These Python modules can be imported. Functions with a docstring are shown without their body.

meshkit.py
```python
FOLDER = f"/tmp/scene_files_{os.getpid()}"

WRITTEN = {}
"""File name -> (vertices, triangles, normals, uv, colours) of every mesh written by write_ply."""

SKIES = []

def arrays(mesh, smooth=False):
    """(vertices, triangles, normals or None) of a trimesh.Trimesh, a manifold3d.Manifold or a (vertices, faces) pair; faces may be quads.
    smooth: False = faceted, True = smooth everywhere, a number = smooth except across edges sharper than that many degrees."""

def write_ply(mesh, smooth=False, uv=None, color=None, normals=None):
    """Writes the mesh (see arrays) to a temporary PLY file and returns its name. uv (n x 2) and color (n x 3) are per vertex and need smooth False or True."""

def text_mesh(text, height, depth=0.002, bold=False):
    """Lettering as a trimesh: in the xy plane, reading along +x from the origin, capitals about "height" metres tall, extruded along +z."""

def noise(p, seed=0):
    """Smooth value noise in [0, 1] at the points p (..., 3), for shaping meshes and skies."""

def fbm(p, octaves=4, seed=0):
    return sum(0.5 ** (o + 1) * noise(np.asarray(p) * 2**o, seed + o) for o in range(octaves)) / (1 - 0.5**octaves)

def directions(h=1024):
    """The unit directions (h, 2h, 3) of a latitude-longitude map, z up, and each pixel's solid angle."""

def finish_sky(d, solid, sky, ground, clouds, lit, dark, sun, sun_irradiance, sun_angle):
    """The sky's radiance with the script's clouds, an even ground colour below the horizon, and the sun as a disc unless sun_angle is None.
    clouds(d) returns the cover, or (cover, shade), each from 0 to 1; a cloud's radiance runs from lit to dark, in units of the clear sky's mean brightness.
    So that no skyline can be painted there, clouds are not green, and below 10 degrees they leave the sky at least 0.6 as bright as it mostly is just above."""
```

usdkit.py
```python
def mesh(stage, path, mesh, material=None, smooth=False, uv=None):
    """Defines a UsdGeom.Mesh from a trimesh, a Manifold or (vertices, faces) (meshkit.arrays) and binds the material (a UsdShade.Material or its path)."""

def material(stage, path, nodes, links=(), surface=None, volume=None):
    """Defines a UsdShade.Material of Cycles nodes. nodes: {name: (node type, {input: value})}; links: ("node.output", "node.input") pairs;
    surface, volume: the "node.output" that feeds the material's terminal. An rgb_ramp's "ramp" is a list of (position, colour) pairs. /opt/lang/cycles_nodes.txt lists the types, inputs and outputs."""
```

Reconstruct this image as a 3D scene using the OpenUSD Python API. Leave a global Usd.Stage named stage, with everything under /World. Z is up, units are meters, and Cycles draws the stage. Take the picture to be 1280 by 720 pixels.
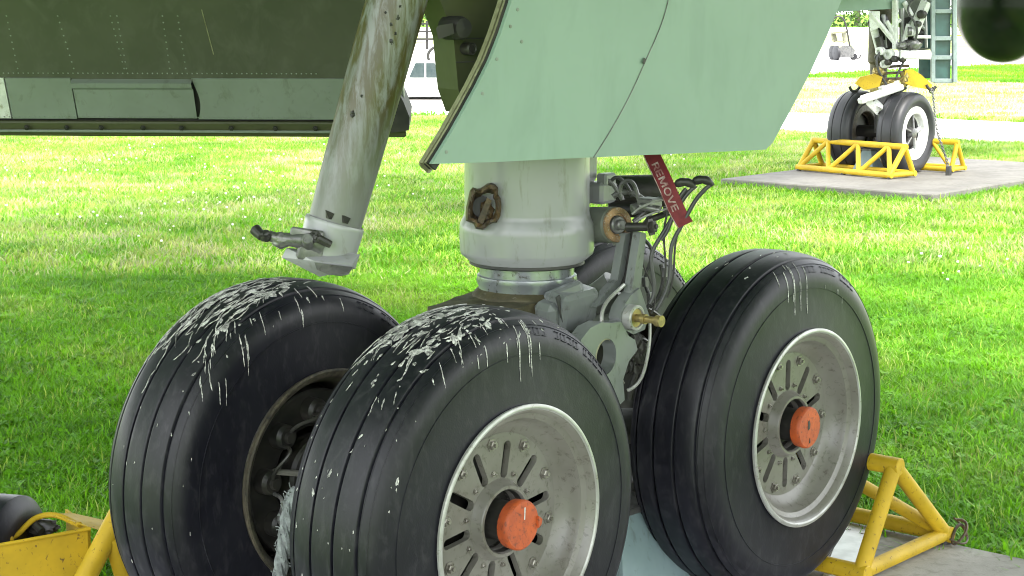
import math, random, re
import numpy as np, trimesh, manifold3d, usdkit, meshkit
from shapely.geometry import Polygon
from pxr import Usd, UsdGeom, UsdLux, UsdShade, Gf, Sdf, Vt

# ------------------------------------------------------------------ camera, sky, sun, exposure
EXPOSURE = 2.45
SKY, SUN, SUN_ANGLE = 0.15, 0.40, 12.0
SUN_EL, SUN_AZ = math.radians(58), math.radians(150)      # azimuth from +y towards +x
H, FPX, PITCH = 2.066, 2224.0, 0.155
stage = Usd.Stage.CreateInMemory()
UsdGeom.SetStageUpAxis(stage, UsdGeom.Tokens.z); UsdGeom.SetStageMetersPerUnit(stage, 1.0)
world = UsdGeom.Xform.Define(stage, '/World'); stage.SetDefaultPrim(world.GetPrim())
UsdGeom.Scope.Define(stage, '/World/Looks')
cam = UsdGeom.Camera.Define(stage, '/World/camera')
cam.CreateHorizontalApertureAttr(36.0); cam.CreateVerticalApertureAttr(20.25)
cam.CreateFocalLengthAttr(36.0 * FPX / 1280); cam.CreateClippingRangeAttr(Gf.Vec2f(0.05, 2000))
cam.CreateExposureAttr(EXPOSURE)
cam.AddTranslateOp().Set(Gf.Vec3d(0, 0, H)); cam.AddRotateXOp().Set(90 - math.degrees(PITCH))
SD = np.array([math.cos(SUN_EL) * math.sin(SUN_AZ), math.cos(SUN_EL) * math.cos(SUN_AZ), math.sin(SUN_EL)])
skym = usdkit.material(stage, '/World/Looks/sky_look', {
    's': ('sky_texture', {'sky_type': 'single_scattering', 'sun_disc': False, 'sun_elevation': SUN_EL, 'sun_rotation': SUN_AZ, 'aerosol_density': 3.0}),
    'cl': ('noise_texture', {'scale': 2.2, 'detail': 6.0, 'roughness': 0.6}), 'tc': ('texture_coordinate', {}),
    'r': ('rgb_ramp', {'ramp': [(0.25, (0.55, 0.55, 0.55)), (0.6, (1, 1, 1))]}),
    'm': ('mix', {'color2': (6.2, 6.3, 6.4)}), 'b': ('background_shader', {'strength': SKY})},
    [('tc.generated', 'cl.vector'), ('cl.fac', 'r.fac'), ('r.color', 'm.fac'), ('s.color', 'm.color1'), ('m.color', 'b.color')], surface='b.background')
dome = UsdLux.DomeLight.Define(stage, '/World/sky'); UsdShade.MaterialBindingAPI.Apply(dome.GetPrim()).Bind(skym)
dome.GetPrim().SetCustomDataByKey('kind', 'structure')
sun = UsdLux.DistantLight.Define(stage, '/World/sun'); sun.CreateNormalizeAttr(True); sun.CreateIntensityAttr(SUN); sun.CreateAngleAttr(SUN_ANGLE)
sun.CreateColorAttr(Gf.Vec3f(1, 0.96, 0.9))
sun.AddTransformOp().Set(Gf.Matrix4d(Gf.Rotation(Gf.Vec3d(0, 0, 1), Gf.Vec3d(*SD)), Gf.Vec3d(0, 0, 30)))

# ------------------------------------------------------------------ frames of reference
O = np.array([0, 0, H]); _R = np.array([1, 0, 0.]); _U = np.array([0, math.sin(PITCH), math.cos(PITCH)]); _F = np.array([0, math.cos(PITCH), -math.sin(PITCH)])
def ray(x, y): return (x - 640) / FPX * _R + (360 - y) / FPX * _U + _F
def at(x, y, Y): d = ray(x, y); return O + d * Y / d[1]              # the point at depth Y
def gz(x, y, z): d = ray(x, y); return O + d * (z - H) / d[2]         # the point at height z
def on(x, y, P, n): d = ray(x, y); return O + d * (((P - O) @ n) / (d @ n))
HA = 0.855                                                           # heading of the aircraft
T = np.array([math.cos(HA), math.sin(HA), 0]); N = np.array([math.sin(HA), -math.cos(HA), 0]); Z = np.array([0, 0, 1.])
G0 = np.array([0.1384, 5.5806, 0])                                   # ground point under the middle of the bogie
def W(a, b, z=0): return G0 + a * T + b * N + z * Z                   # along the aircraft, outboard, up
PAD = 0.10
AX = 0.675

# ------------------------------------------------------------------ scene helpers
_used = {}
def numbered(parent, name):
    k = (parent, name); n = _used.get(k, 0); _used[k] = n + 1
    return f'{parent}/{name}' + (f'_{n:03d}' if n else '')
ORIG = {}
def meta(p, label=None, cat=None, group=None, kind=None):
    for k, v in (('label', label), ('category', cat), ('group', group), ('kind', kind)):
        if v: p.SetCustomDataByKey(k, v)
    return p
def thing(name, label, cat, loc=(0, 0, 0), group=None):
    path = numbered('/World', name); x = UsdGeom.Xform.Define(stage, path); x.AddTranslateOp().Set(Gf.Vec3d(*map(float, loc)))
    ORIG[path] = np.array(loc, float); return meta(x.GetPrim(), label, cat, group)
def root_of(path): return '/'.join(path.split('/')[:3])
def obj(name, m, mat, parent=None, smooth=35, **kw):
    pp = str(parent.GetPath()) if parent else '/World'
    path = numbered(pp, name); o = ORIG.get(root_of(path), np.zeros(3))
    if isinstance(m, list): m = join(m)
    v, f, _ = meshkit.arrays(m)
    p = usdkit.mesh(stage, path, trimesh.Trimesh(v - o, f, process=False), mat, smooth=smooth).GetPrim()
    return meta(p, **kw)
def join(ms):
    vs, fs, k = [], [], 0
    for m in ms:
        v, f, _ = meshkit.arrays(m); vs.append(v); fs.append(f + k); k += len(v)
    return trimesh.Trimesh(np.vstack(vs), np.vstack(fs), process=False)
def grid(V, close_u=False, close_v=False):
    """V (n, m, 3) points as a quad sheet"""
    n, m = V.shape[:2]
    i, j = np.meshgrid(np.arange(n if close_u else n - 1), np.arange(m if close_v else m - 1), indexing='ij')
    a, b, c, d = i * m + j, ((i + 1) % n) * m + j, ((i + 1) % n) * m + (j + 1) % m, i * m + (j + 1) % m
    q = np.stack([a, b, c, d], -1).reshape(-1, 4)
    return trimesh.Trimesh(V.reshape(-1, 3), np.vstack([q[:, [0, 1, 2]], q[:, [0, 2, 3]]]), process=False)
def basis(ax):
    ax = np.asarray(ax, float); ax = ax / np.linalg.norm(ax)
    u = np.cross(ax, Z if abs(ax[2]) < 0.9 else np.array([1., 0, 0])); u /= np.linalg.norm(u)
    return ax, u, np.cross(ax, u)
def lathe(profile, C, ax, seg=64, closed=False, rs=1.):
    """profile [(s along axis, radius)]"""
    ax, u, v = basis(ax); th = np.linspace(0, 2 * math.pi, seg, endpoint=False); p = np.asarray(profile, float)
    ring = rs * (np.cos(th)[:, None] * u + np.sin(th)[:, None] * v)
    V = np.asarray(C) + p[None, :, :1] * ax + p[None, :, 1:2] * ring[:, None, :]
    return grid(V, True, closed)
def cyl(A, B, r, r2=None, seg=20, bev=0.0):
    A, B = np.asarray(A, float), np.asarray(B, float); L = np.linalg.norm(B - A); r2 = r if r2 is None else r2
    c = min(bev, L * .4)
    pr = [(0, 1e-4), (0, r - c), (c, r), (L - c, r2), (L, r2 - c), (L, 1e-4)] if c else [(0, 1e-4), (0, r), (L, r2), (L, 1e-4)]
    return lathe(pr, A, B - A, seg)
def spline(P, n=24):
    from scipy.interpolate import CubicSpline
    P = np.asarray(P, float); t = np.r_[0, np.cumsum(np.linalg.norm(np.diff(P, axis=0), axis=1))]
    return CubicSpline(t, P)(np.linspace(0, t[-1], n))
def tube(P, r, seg=10, cap=True):
    P = np.asarray(P, float); t = np.gradient(P, axis=0); t /= np.linalg.norm(t, axis=1)[:, None]
    _, u, _ = basis(t[0]); us = []
    for k in range(len(P)):
        u = u - (u @ t[k]) * t[k]; u /= np.linalg.norm(u); us.append(u)
    us = np.array(us); vs = np.cross(t, us); th = np.linspace(0, 2 * math.pi, seg, endpoint=False)
    r = np.broadcast_to(r, (len(P),))[:, None, None]
    V = P[:, None] + r * (np.cos(th)[None, :, None] * us[:, None] + np.sin(th)[None, :, None] * vs[:, None])
    if cap: V = np.concatenate([np.repeat(P[:1, None], seg, 1), V, np.repeat(P[-1:, None], seg, 1)])
    return grid(V, False, True)
def box(C, ex, ey, ez, bev=0.0):
    """C centre, ex ey ez half extents as vectors; bevelled by hull"""
    C = np.asarray(C, float); E = [np.asarray(e, float) for e in (ex, ey, ez)]; pts = []
    L = [np.linalg.norm(e) for e in E]
    for s in np.ndindex(2, 2, 2):
        s = np.array(s) * 2 - 1; c = C + sum(s[k] * E[k] for k in range(3))
        if bev:
            for k in range(3):
                pts.append(c - sum(s[j] * E[j] / L[j] * min(bev, L[j] * .45) for j in range(3) if j != k))
        else: pts.append(c)
    return hull(pts)
def beam(A, B, w, h, up=Z, bev=0.0):
    A, B = np.asarray(A, float), np.asarray(B, float); d = B - A; L = np.linalg.norm(d); d = d / L
    s = np.cross(d, up); s /= np.linalg.norm(s); u = np.cross(s, d)
    return box((A + B) / 2, d * L / 2, s * w / 2, u * h / 2, bev)
def hull(pts): return trimesh.Trimesh(np.asarray(pts, float)).convex_hull if False else trimesh.convex.convex_hull(np.asarray(pts, float))
def ball(C, r, sub=2):
    m = trimesh.creation.icosphere(sub, 1.0); r = np.broadcast_to(r, 3); return trimesh.Trimesh(m.vertices * r + np.asarray(C), m.faces, process=False)
def prism(uv, P0, eu, ev, en, holes=()):
    """polygon in plane (P0, eu, ev) thickened along en (vector with length)"""
    poly = Polygon(uv, holes)
    if not poly.is_valid: poly = poly.buffer(0)
    m = trimesh.creation.extrude_polygon(poly, 1.0, engine='earcut'); v = m.vertices
    V = np.asarray(P0) + v[:, :1] * eu + v[:, 1:2] * ev + v[:, 2:3] * en
    f = m.faces if np.cross(eu, ev) @ en > 0 else m.faces[:, ::-1]
    return trimesh.Trimesh(V, f, process=False)
def circle(c, r, n=24): return [(c[0] + r * math.cos(t), c[1] + r * math.sin(t)) for t in np.linspace(0, 2 * math.pi, n, endpoint=False)]
def rock(C, r, seed, sub=3, amp=.5, freq=3):
    m = trimesh.creation.icosphere(sub, 1.0); v = m.vertices
    d = 1 + amp * (meshkit.fbm(v * freq + seed * 7.1, 3, seed) - .5) * 2
    return trimesh.Trimesh(v * d[:, None] * np.broadcast_to(r, 3) + np.asarray(C), m.faces, process=False)

# ------------------------------------------------------------------ materials
def mat(name, c1, c2=None, rough=.5, metal=0., scale=8., lo=.4, hi=.62, dirt=None, dscale=(3, 3, 1.2), dlo=.55, dhi=.75, bump=.15, bscale=60., bdist=.003, rvar=.12, spec=.5, rnd=0., coat=0., zmask=None):
    nodes = {'g': ('geometry', {}), 'n': ('noise_texture', {'scale': scale, 'detail': 5.0, 'roughness': .6}),
             'r': ('rgb_ramp', {'ramp': [(lo, (0, 0, 0)), (hi, (1, 1, 1))]}),
             'm': ('mix', {'color1': c1, 'color2': c2 or tuple(.8 * x for x in c1)}),
             'p': ('principled_bsdf', {'metallic': metal, 'specular_ior_level': spec, 'coat_weight': coat}),
             'rr': ('map_range', {'to_min': rough - rvar, 'to_max': rough + rvar}),
             'bn': ('noise_texture', {'scale': bscale, 'detail': 4.0}), 'b': ('bump', {'strength': bump, 'distance': bdist})}
    links = [('g.position', 'n.vector'), ('n.fac', 'r.fac'), ('r.color', 'm.fac'), ('n.fac', 'rr.value'), ('rr.result', 'p.roughness'), ('g.position', 'bn.vector'), ('bn.fac', 'b.height'), ('b.normal', 'p.normal')]
    out = 'm.color'
    if dirt:
        nodes |= {'dm': ('mapping', {'scale': dscale}), 'dn': ('noise_texture', {'scale': 4.0, 'detail': 7.0, 'roughness': .68, 'distortion': .4}),
                  'dr': ('rgb_ramp', {'ramp': [(dlo, (0, 0, 0)), (dhi, (1, 1, 1))]}), 'dx': ('mix', {'color2': dirt})}
        dfac = 'dr.color'
        if zmask:   # grime thins out towards the low end
            nodes |= {'zs': ('separate_xyz', {}), 'zm': ('map_range', {'from_min': zmask[0], 'from_max': zmask[1], 'to_min': .12, 'to_max': 1.0, 'clamp': True}), 'zx': ('mix', {'mix_type': 'multiply', 'fac': 1.0})}
            links += [('g.position', 'zs.vector'), ('zs.z', 'zm.value'), ('zm.result', 'zx.color1'), ('dr.color', 'zx.color2')]; dfac = 'zx.color'
        links += [('g.position', 'dm.vector'), ('dm.vector', 'dn.vector'), ('dn.fac', 'dr.fac'), (dfac, 'dx.fac'), (out, 'dx.color1')]; out = 'dx.color'
    if rnd:
        nodes |= {'oi': ('object_info', {}), 'om': ('map_range', {'to_min': 1 - rnd, 'to_max': 1 + rnd}), 'h': ('hsv', {})}
        links += [('oi.random', 'om.value'), ('om.result', 'h.value'), (out, 'h.color')]; out = 'h.color'
    links += [(out, 'p.base_color')]
    return usdkit.material(stage, '/World/Looks/' + name, nodes, links, surface='p.BSDF')
def leafmat(name, c1, c2, c3=None, scale=.35, trans=.35, rnd=.35):
    c3 = c3 or c2
    return usdkit.material(stage, '/World/Looks/' + name, {
        'g': ('geometry', {}), 'n': ('noise_texture', {'scale': scale, 'detail': 4.0}), 'r': ('rgb_ramp', {'ramp': [(.36, c1), (.52, c2), (.66, c3)]}),
        'oi': ('object_info', {}), 'om': ('map_range', {'to_min': 1 - rnd, 'to_max': 1 + rnd}), 'h': ('hsv', {}),
        'd': ('principled_bsdf', {'roughness': .55, 'specular_ior_level': .3}), 't': ('translucent_bsdf', {}), 'x': ('mix_closure', {'fac': trans})},
        [('g.position', 'n.vector'), ('n.fac', 'r.fac'), ('r.color', 'h.color'), ('oi.random', 'om.value'), ('om.result', 'h.value'), ('h.color', 'd.base_color'), ('h.color', 't.color'), ('d.BSDF', 'x.closure1'), ('t.BSDF', 'x.closure2')], surface='x.closure')
M = {}
M['rubber'] = mat('black_rubber', (.0036, .0037, .0062), (.0072, .0074, .0108), rough=.43, scale=4, dirt=(.029, .028, .033), dscale=(9, 9, 3.5), dlo=.50, dhi=.86, bump=.22, bscale=200, bdist=.0015, rvar=.12, spec=.28)
M['rubber_old'] = mat('grey_rubber', (.009, .0095, .012), (.014, .015, .018), rough=.5, scale=5, bump=.1)
M['rim'] = mat('rim_paint', (.152, .146, .130), (.118, .112, .096), rough=.34, scale=6, dirt=(.042, .035, .022), dscale=(11, 11, 11), dlo=.54, dhi=.76, bump=.12)
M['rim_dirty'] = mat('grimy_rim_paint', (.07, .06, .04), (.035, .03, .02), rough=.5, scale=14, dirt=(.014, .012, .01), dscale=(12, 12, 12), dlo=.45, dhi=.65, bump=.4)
M['lip'] = mat('worn_flange_metal', (.34, .345, .33), (.26, .26, .24), rough=.33, metal=.35, scale=16, dirt=(.12, .10, .07), dscale=(14, 14, 14), dlo=.58, dhi=.7)
M['dark'] = mat('dark_machinery', (.008, .008, .007), (.022, .02, .016), rough=.5, scale=14, bump=.4)
M['steel'] = mat('dull_steel', (.17, .17, .165), (.10, .10, .10), rough=.4, metal=.6, scale=14, dirt=(.035, .03, .02), dscale=(9, 9, 9))
M['chrome'] = mat('oleo_steel', (.24, .26, .27), (.20, .215, .22), rough=.30, metal=.7, scale=5, dirt=(.05, .045, .03), dscale=(9, 9, 9), dlo=.56, dhi=.66)
M['bolt'] = mat('bolt_steel', (.26, .25, .22), (.14, .13, .11), rough=.38, metal=.7, scale=40)
M['brass'] = mat('brass_fitting', (.32, .25, .09), (.20, .16, .07), rough=.42, metal=.7, scale=30)
M['bronze'] = mat('bronze_ring', (.26, .16, .08), (.14, .09, .05), rough=.5, metal=.5, scale=30, dirt=(.4, .38, .34), dscale=(30, 30, 30))
M['orange'] = mat('orange_paint', (.39, .068, .011), (.29, .052, .012), rough=.6, scale=16, dirt=(.075, .022, .013), dscale=(18, 18, 18), dlo=.52, dhi=.72, bump=.4, bscale=60)
M['leg'] = mat('grey_white_paint', (.240, .244, .252), (.218, .222, .228), rough=.27, scale=4, dirt=(.13, .13, .105), dscale=(7, 7, 1.5), dlo=.56, dhi=.78, bump=.05)
M['brace'] = mat('weathered_grey_paint', (.150, .152, .155), (.120, .123, .123), rough=.36, scale=4, dirt=(.045, .038, .007), dscale=(9, 9, 1.3), dlo=.40, dhi=.56, bump=.25, zmask=(1.5, 1.82))
M['mint'] = mat('mint_paint', (.184, .264, .226), (.173, .25, .213), rough=.42, scale=2.5, dirt=(.152, .224, .19), dscale=(2, 2, .7), dlo=.48, dhi=.8, bump=.03, rvar=.06)
M['belly'] = mat('grey_green_paint', (.12, .135, .11), (.09, .10, .08), rough=.5, scale=6, dirt=(.05, .05, .035), dscale=(6, 6, 4))
M['olive'] = mat('olive_primer', (.05, .055, .022), (.04, .045, .018), rough=.5, scale=3, dirt=(.03, .033, .016), dscale=(3, 3, 3))
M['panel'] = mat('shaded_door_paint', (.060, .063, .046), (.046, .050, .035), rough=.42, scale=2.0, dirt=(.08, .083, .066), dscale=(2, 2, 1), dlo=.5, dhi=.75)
M['band'] = mat('grey_strip_paint', (.165, .19, .168), (.145, .167, .145), rough=.4, scale=4, dirt=(.10, .11, .085), dscale=(4, 4, 2))
M['cream'] = mat('cream_rib_paint', (.22, .22, .14), (.17, .165, .10), rough=.5, scale=8, dirt=(.06, .05, .025), dscale=(8, 8, 8), dlo=.5)
M['seal'] = mat('black_seal', (.012, .012, .012), (.03, .028, .025), rough=.6)
M['rust'] = mat('rusted_iron', (.075, .045, .016), (.025, .017, .009), rough=.6, scale=28, bump=.6, dirt=(.14, .11, .06), dscale=(25, 25, 25), dlo=.6)
M['pivot'] = mat('mossy_casting', (.07, .06, .028), (.04, .035, .016), rough=.65, scale=18, dirt=(.16, .15, .12), dscale=(14, 14, 14), dlo=.6, bump=.5)
M['lug'] = mat('pale_lug_paint', (.145, .157, .152), (.115, .125, .123), rough=.28, scale=6, dirt=(.035, .032, .025), dscale=(9, 9, 4), dlo=.57, dhi=.75)
M['yellow'] = mat('yellow_paint', (.44, .29, .010), (.36, .24, .009), rough=.6, scale=7, dirt=(.085, .05, .016), dscale=(16, 16, 12), dlo=.59, dhi=.68, bump=.15, spec=.35)
M['red'] = mat('red_webbing', (.13, .004, .010), (.09, .003, .008), rough=.7, scale=40, bump=.3, bscale=300)
M['print'] = mat('faded_white_print', (.30, .26, .25), (.16, .06, .06), rough=.7, scale=40)
M['hose'] = mat('black_hose', (.02, .02, .02), (.04, .04, .04), rough=.45)
M['white'] = mat('white_paint', (.55, .56, .55), (.42, .43, .42), rough=.45, scale=8, dirt=(.22, .20, .15), dscale=(9, 9, 9), dlo=.56, dhi=.7)
M['concrete'] = mat('concrete', (.27, .26, .235), (.21, .20, .18), rough=.85, scale=3, dirt=(.14, .13, .11), dscale=(5, 5, 5), dlo=.5, dhi=.72, bump=.5, bscale=120)
M['dimmed_concrete'] = mat('dimmed_concrete', (.14, .134, .12), (.105, .10, .09), rough=.9, scale=2.5, dirt=(.085, .08, .066), dscale=(4, 4, 4), dlo=.5, dhi=.7, bump=.5, bscale=60)  # same concrete, painted darker to hold back the open-sky brightness
M['path'] = mat('path_concrete', (.52, .50, .46), (.44, .42, .38), rough=.85, scale=1.2)
M['asphalt'] = mat('pale_asphalt', (.36, .35, .34), (.30, .29, .28), rough=.9, scale=.5)
M['plate'] = mat('galvanised_plate', (.42, .43, .42), (.34, .35, .34), rough=.4, metal=.4, scale=12)
M['blue'] = mat('pale_blue_paint', (.20, .275, .285), (.17, .24, .25), rough=.5, scale=6, dirt=(.11, .14, .14), dscale=(8, 8, 3))
M['radome'] = mat('black_radome', (.004, .007, .0035), (.006, .009, .005), rough=.2, scale=3, bump=.0, spec=.14, rvar=.03)
M['frame'] = mat('grey_blue_frame_paint', (.20, .245, .245), (.15, .19, .19), rough=.4, scale=8, dirt=(.09, .10, .09), dscale=(8, 8, 4))
M['teal'] = mat('teal_inner_panel', (.035, .085, .085), (.022, .055, .055), rough=.3, scale=6)
M['drop'] = usdkit.material(stage, '/World/Looks/bird_dropping_white', {
    'g': ('geometry', {}), 'n': ('noise_texture', {'scale': 45.0, 'detail': 5.0, 'roughness': .65}), 'r': ('rgb_ramp', {'ramp': [(.35, (.14, .14, .13)), (.5, (.34, .34, .32)), (.62, (.60, .60, .57))]}),
    'n2': ('noise_texture', {'scale': 160.0, 'detail': 4.0, 'roughness': .7}), 'r2': ('rgb_ramp', {'ramp': [(.40, (.12, .12, .12)), (.54, (1, 1, 1))]}), 'p': ('principled_bsdf', {'roughness': .65})},
    [('g.position', 'n.vector'), ('g.position', 'n2.vector'), ('n.fac', 'r.fac'), ('r.color', 'p.base_color'), ('n2.fac', 'r2.fac'), ('r2.color', 'p.alpha')], surface='p.BSDF')
M['rope'] = mat('frayed_rope', (.22, .245, .24), (.13, .14, .14), rough=.85, scale=50, bump=.8)
M['tint'] = mat('tinted_window', (.03, .045, .05), (.045, .06, .065), rough=.2)
M['bark'] = mat('tree_bark', (.10, .08, .06), (.06, .05, .04), rough=.9, scale=6, bump=.8)
M['crown'] = leafmat('tree_leaves', (.025, .05, .012), (.05, .10, .02), (.08, .13, .03), .25)
M['grass'] = leafmat('grass_blades', (.085, .245, .006), (.138, .35, .010), (.22, .39, .03), .55, trans=.45)
M['straw'] = leafmat('dry_grass_blades', (.20, .34, .03), (.32, .41, .08), (.44, .45, .17), .55, trans=.45)
M['overexposed_tint'] = leafmat('overexposed_blades', (.25, .33, .09), (.36, .38, .18), (.44, .42, .27), .55, trans=.4)  # lightened blade colour paints in the overexposure of far grass
M['clover'] = mat('clover_flower_white', (.75, .74, .68), (.6, .6, .5), rough=.8)

# ------------------------------------------------------------------ ground, pads, path, road
lawn_nodes = {
    'g': ('geometry', {}), 'sx': ('separate_xyz', {}), 'n': ('noise_texture', {'scale': .22, 'detail': 6.0, 'roughness': .62}), 'n2': ('noise_texture', {'scale': 14.0, 'detail': 5.0, 'roughness': .7}),
    'r': ('rgb_ramp', {'ramp': [(.32, (.06, .19, .005)), (.48, (.11, .27, .010)), (.60, (.22, .32, .04)), (.72, (.36, .36, .12))]}),
    'r2': ('rgb_ramp', {'ramp': [(.3, (.35, .35, .35)), (.6, (1.15, 1.15, 1.15))]}), 'm': ('mix', {'mix_type': 'multiply', 'fac': .8}),
    'p': ('principled_bsdf', {'roughness': .9, 'specular_ior_level': .1}), 'b': ('bump', {'strength': .8, 'distance': .03})}
M['lawn'] = usdkit.material(stage, '/World/Looks/lawn_soil', lawn_nodes, [('g.position', 'n.vector'), ('g.position', 'n2.vector'), ('n.fac', 'r.fac'), ('n2.fac', 'r2.fac'), ('r.color', 'm.color1'), ('r2.color', 'm.color2'), ('m.color', 'p.base_color'), ('n2.fac', 'b.height'), ('b.normal', 'p.normal')], surface='p.BSDF')
def sheet(a0, a1, b0, b1, z): return trimesh.Trimesh([W(a0, b0, z), W(a1, b0, z), W(a1, b1, z), W(a0, b1, z)], [[0, 1, 2], [0, 2, 3]], process=False)
def up(m):
    if m.face_normals[:, 2].mean() < 0: m.invert()
    return m
obj('lawn', up(trimesh.Trimesh([(-600, -300, 0), (600, -300, 0), (600, 900, 0), (-600, 900, 0)], [[0, 1, 2], [0, 2, 3]], process=False)), M['lawn'], kind='structure', smooth=False)
def slab(a0, a1, b0, b1, z0, z1, bev=.012): return box(W((a0 + a1) / 2, (b0 + b1) / 2, (z0 + z1) / 2), T * (a1 - a0) / 2, N * (b1 - b0) / 2, Z * (z1 - z0) / 2, bev)
obj('concrete_pad', slab(-2.6, 1.62, -1.45, 3.2, -.3, PAD), M['concrete'], kind='structure')
obj('concrete_pad', slab(12.75, 17.2, -8.08, -5.38, -.3, .14), M['dimmed_concrete'], kind='structure')
for k in range(14):   # the path is poured in bays, joints left open
    obj('path_bay', slab(21.4, 26.7, -60 + k * 6, -60 + k * 6 + 5.975, -.2, .02, .006), M['path'], kind='structure')
overexposed_nodes = dict(lawn_nodes); overexposed_nodes['r'] = ('rgb_ramp', {'ramp': [(.32, (.20, .30, .06)), (.5, (.32, .36, .16)), (.65, (.44, .43, .28))]})  # blown-out brightness of the far lawn put into a pale ramp
M['dry_lawn'] = usdkit.material(stage, '/World/Looks/dry_lawn', overexposed_nodes, [('g.position', 'n.vector'), ('g.position', 'n2.vector'), ('n.fac', 'r.fac'), ('n2.fac', 'r2.fac'), ('r.color', 'm.color1'), ('r2.color', 'm.color2'), ('m.color', 'p.base_color'), ('n2.fac', 'b.height'), ('b.normal', 'p.normal')], surface='p.BSDF')
obj('dry_lawn', up(sheet(26.8, 43.5, -75, 40, .004)), M['dry_lawn'], kind='structure', smooth=False)
obj('dry_lawn', up(sheet(59, 128, -140, 80, .004)), M['dry_lawn'], kind='structure', smooth=False)
obj('parking_area', up(sheet(27.5, 75, -75, -27, .006)), M['asphalt'], kind='structure', smooth=False)
obj('road', up(trimesh.Trimesh([(-300, 150, .008), (300, 150, .008), (300, 215, .008), (-300, 215, .008)], [[0, 1, 2], [0, 2, 3]], process=False)), M['asphalt'], kind='structure', smooth=False)

# ------------------------------------------------------------------ the aircraft
AC = thing('parked_aircraft', 'mint green and grey aircraft on big four-wheel main gear and twin nose wheels', 'aircraft', W(0, 0, PAD))

# wheels -----------------------------------------------------------
RT, FW = 0.583, 0.190            # tyre radius; flange plane ahead of the tyre's middle
def tyre_profile(Rt, hw, rb, grooves, gd=.011, gw=.0055, n=2.9, rc=None, bead=.180):
    """super-ellipse section from bead to bead with rib grooves; hw = half section width"""
    rc = rc or Rt * .79; hi, lo = Rt - rc, rc - rb
    up = lambda x: rc + hi * max(0, 1 - abs(x / hw) ** n) ** (1 / n)
    low = [(hw + (bead - hw) * t ** 1.4, rc + (rb - rc) * t) for t in np.linspace(1, .06, 9)]
    sh = [(hw * math.cos(t) ** (2 / n), up(hw * math.cos(t) ** (2 / n))) for t in np.linspace(.02, .80, 12)]
    tw = sh[-1][0]
    xs = list(np.linspace(-tw, tw, 30)[1:-1])
    for g in grooves:
        xs = [x for x in xs if abs(x - g) > gw * 1.8]
        xs += [g - gw * 1.25, g - gw * .8, g - gw * .55, g + gw * .55, g + gw * .8, g + gw * 1.25]
    def top(x):
        for g in grooves:
            d = abs(x - g)
            if d < gw * .7: return up(x) - gd
            if d < gw: return up(x) - gd * .18
        return up(x)
    L = [(-x, r) for x, r in low + sh]
    return L + [(x, top(x)) for x in sorted(xs)] + [(-x, r) for x, r in L[::-1]]
PROF = tyre_profile(RT, .168, .322, (-.108, -.032, .048, .120))
PROF_OUT = np.array([p for p in tyre_profile(RT, .168, .322, ())])   # smooth profile: surface for stains
def tyre_mesh(C, Rt, prof, flat_z, seg=144):
    m = lathe(prof, C, N, seg); v = m.vertices
    v[:, 2] = np.where(v[:, 2] < flat_z, flat_z + (v[:, 2] - flat_z) * .02, v[:, 2]); return trimesh.Trimesh(v, m.faces, process=False)
def surf(C, th, s_i):
    """point and normal of the smooth tyre skin: th angle from forward through up, s_i arc length from tread middle (+ outboard)"""
    p = PROF_OUT; al = np.r_[0, np.cumsum(np.linalg.norm(np.diff(p, axis=0), axis=1))]; al = al - al[-1] / 2
    s, r = np.interp(s_i, al, p[:, 0]), np.interp(s_i, al, p[:, 1])
    return C + s * N + r * (math.cos(th) * T + math.sin(th) * Z)
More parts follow.
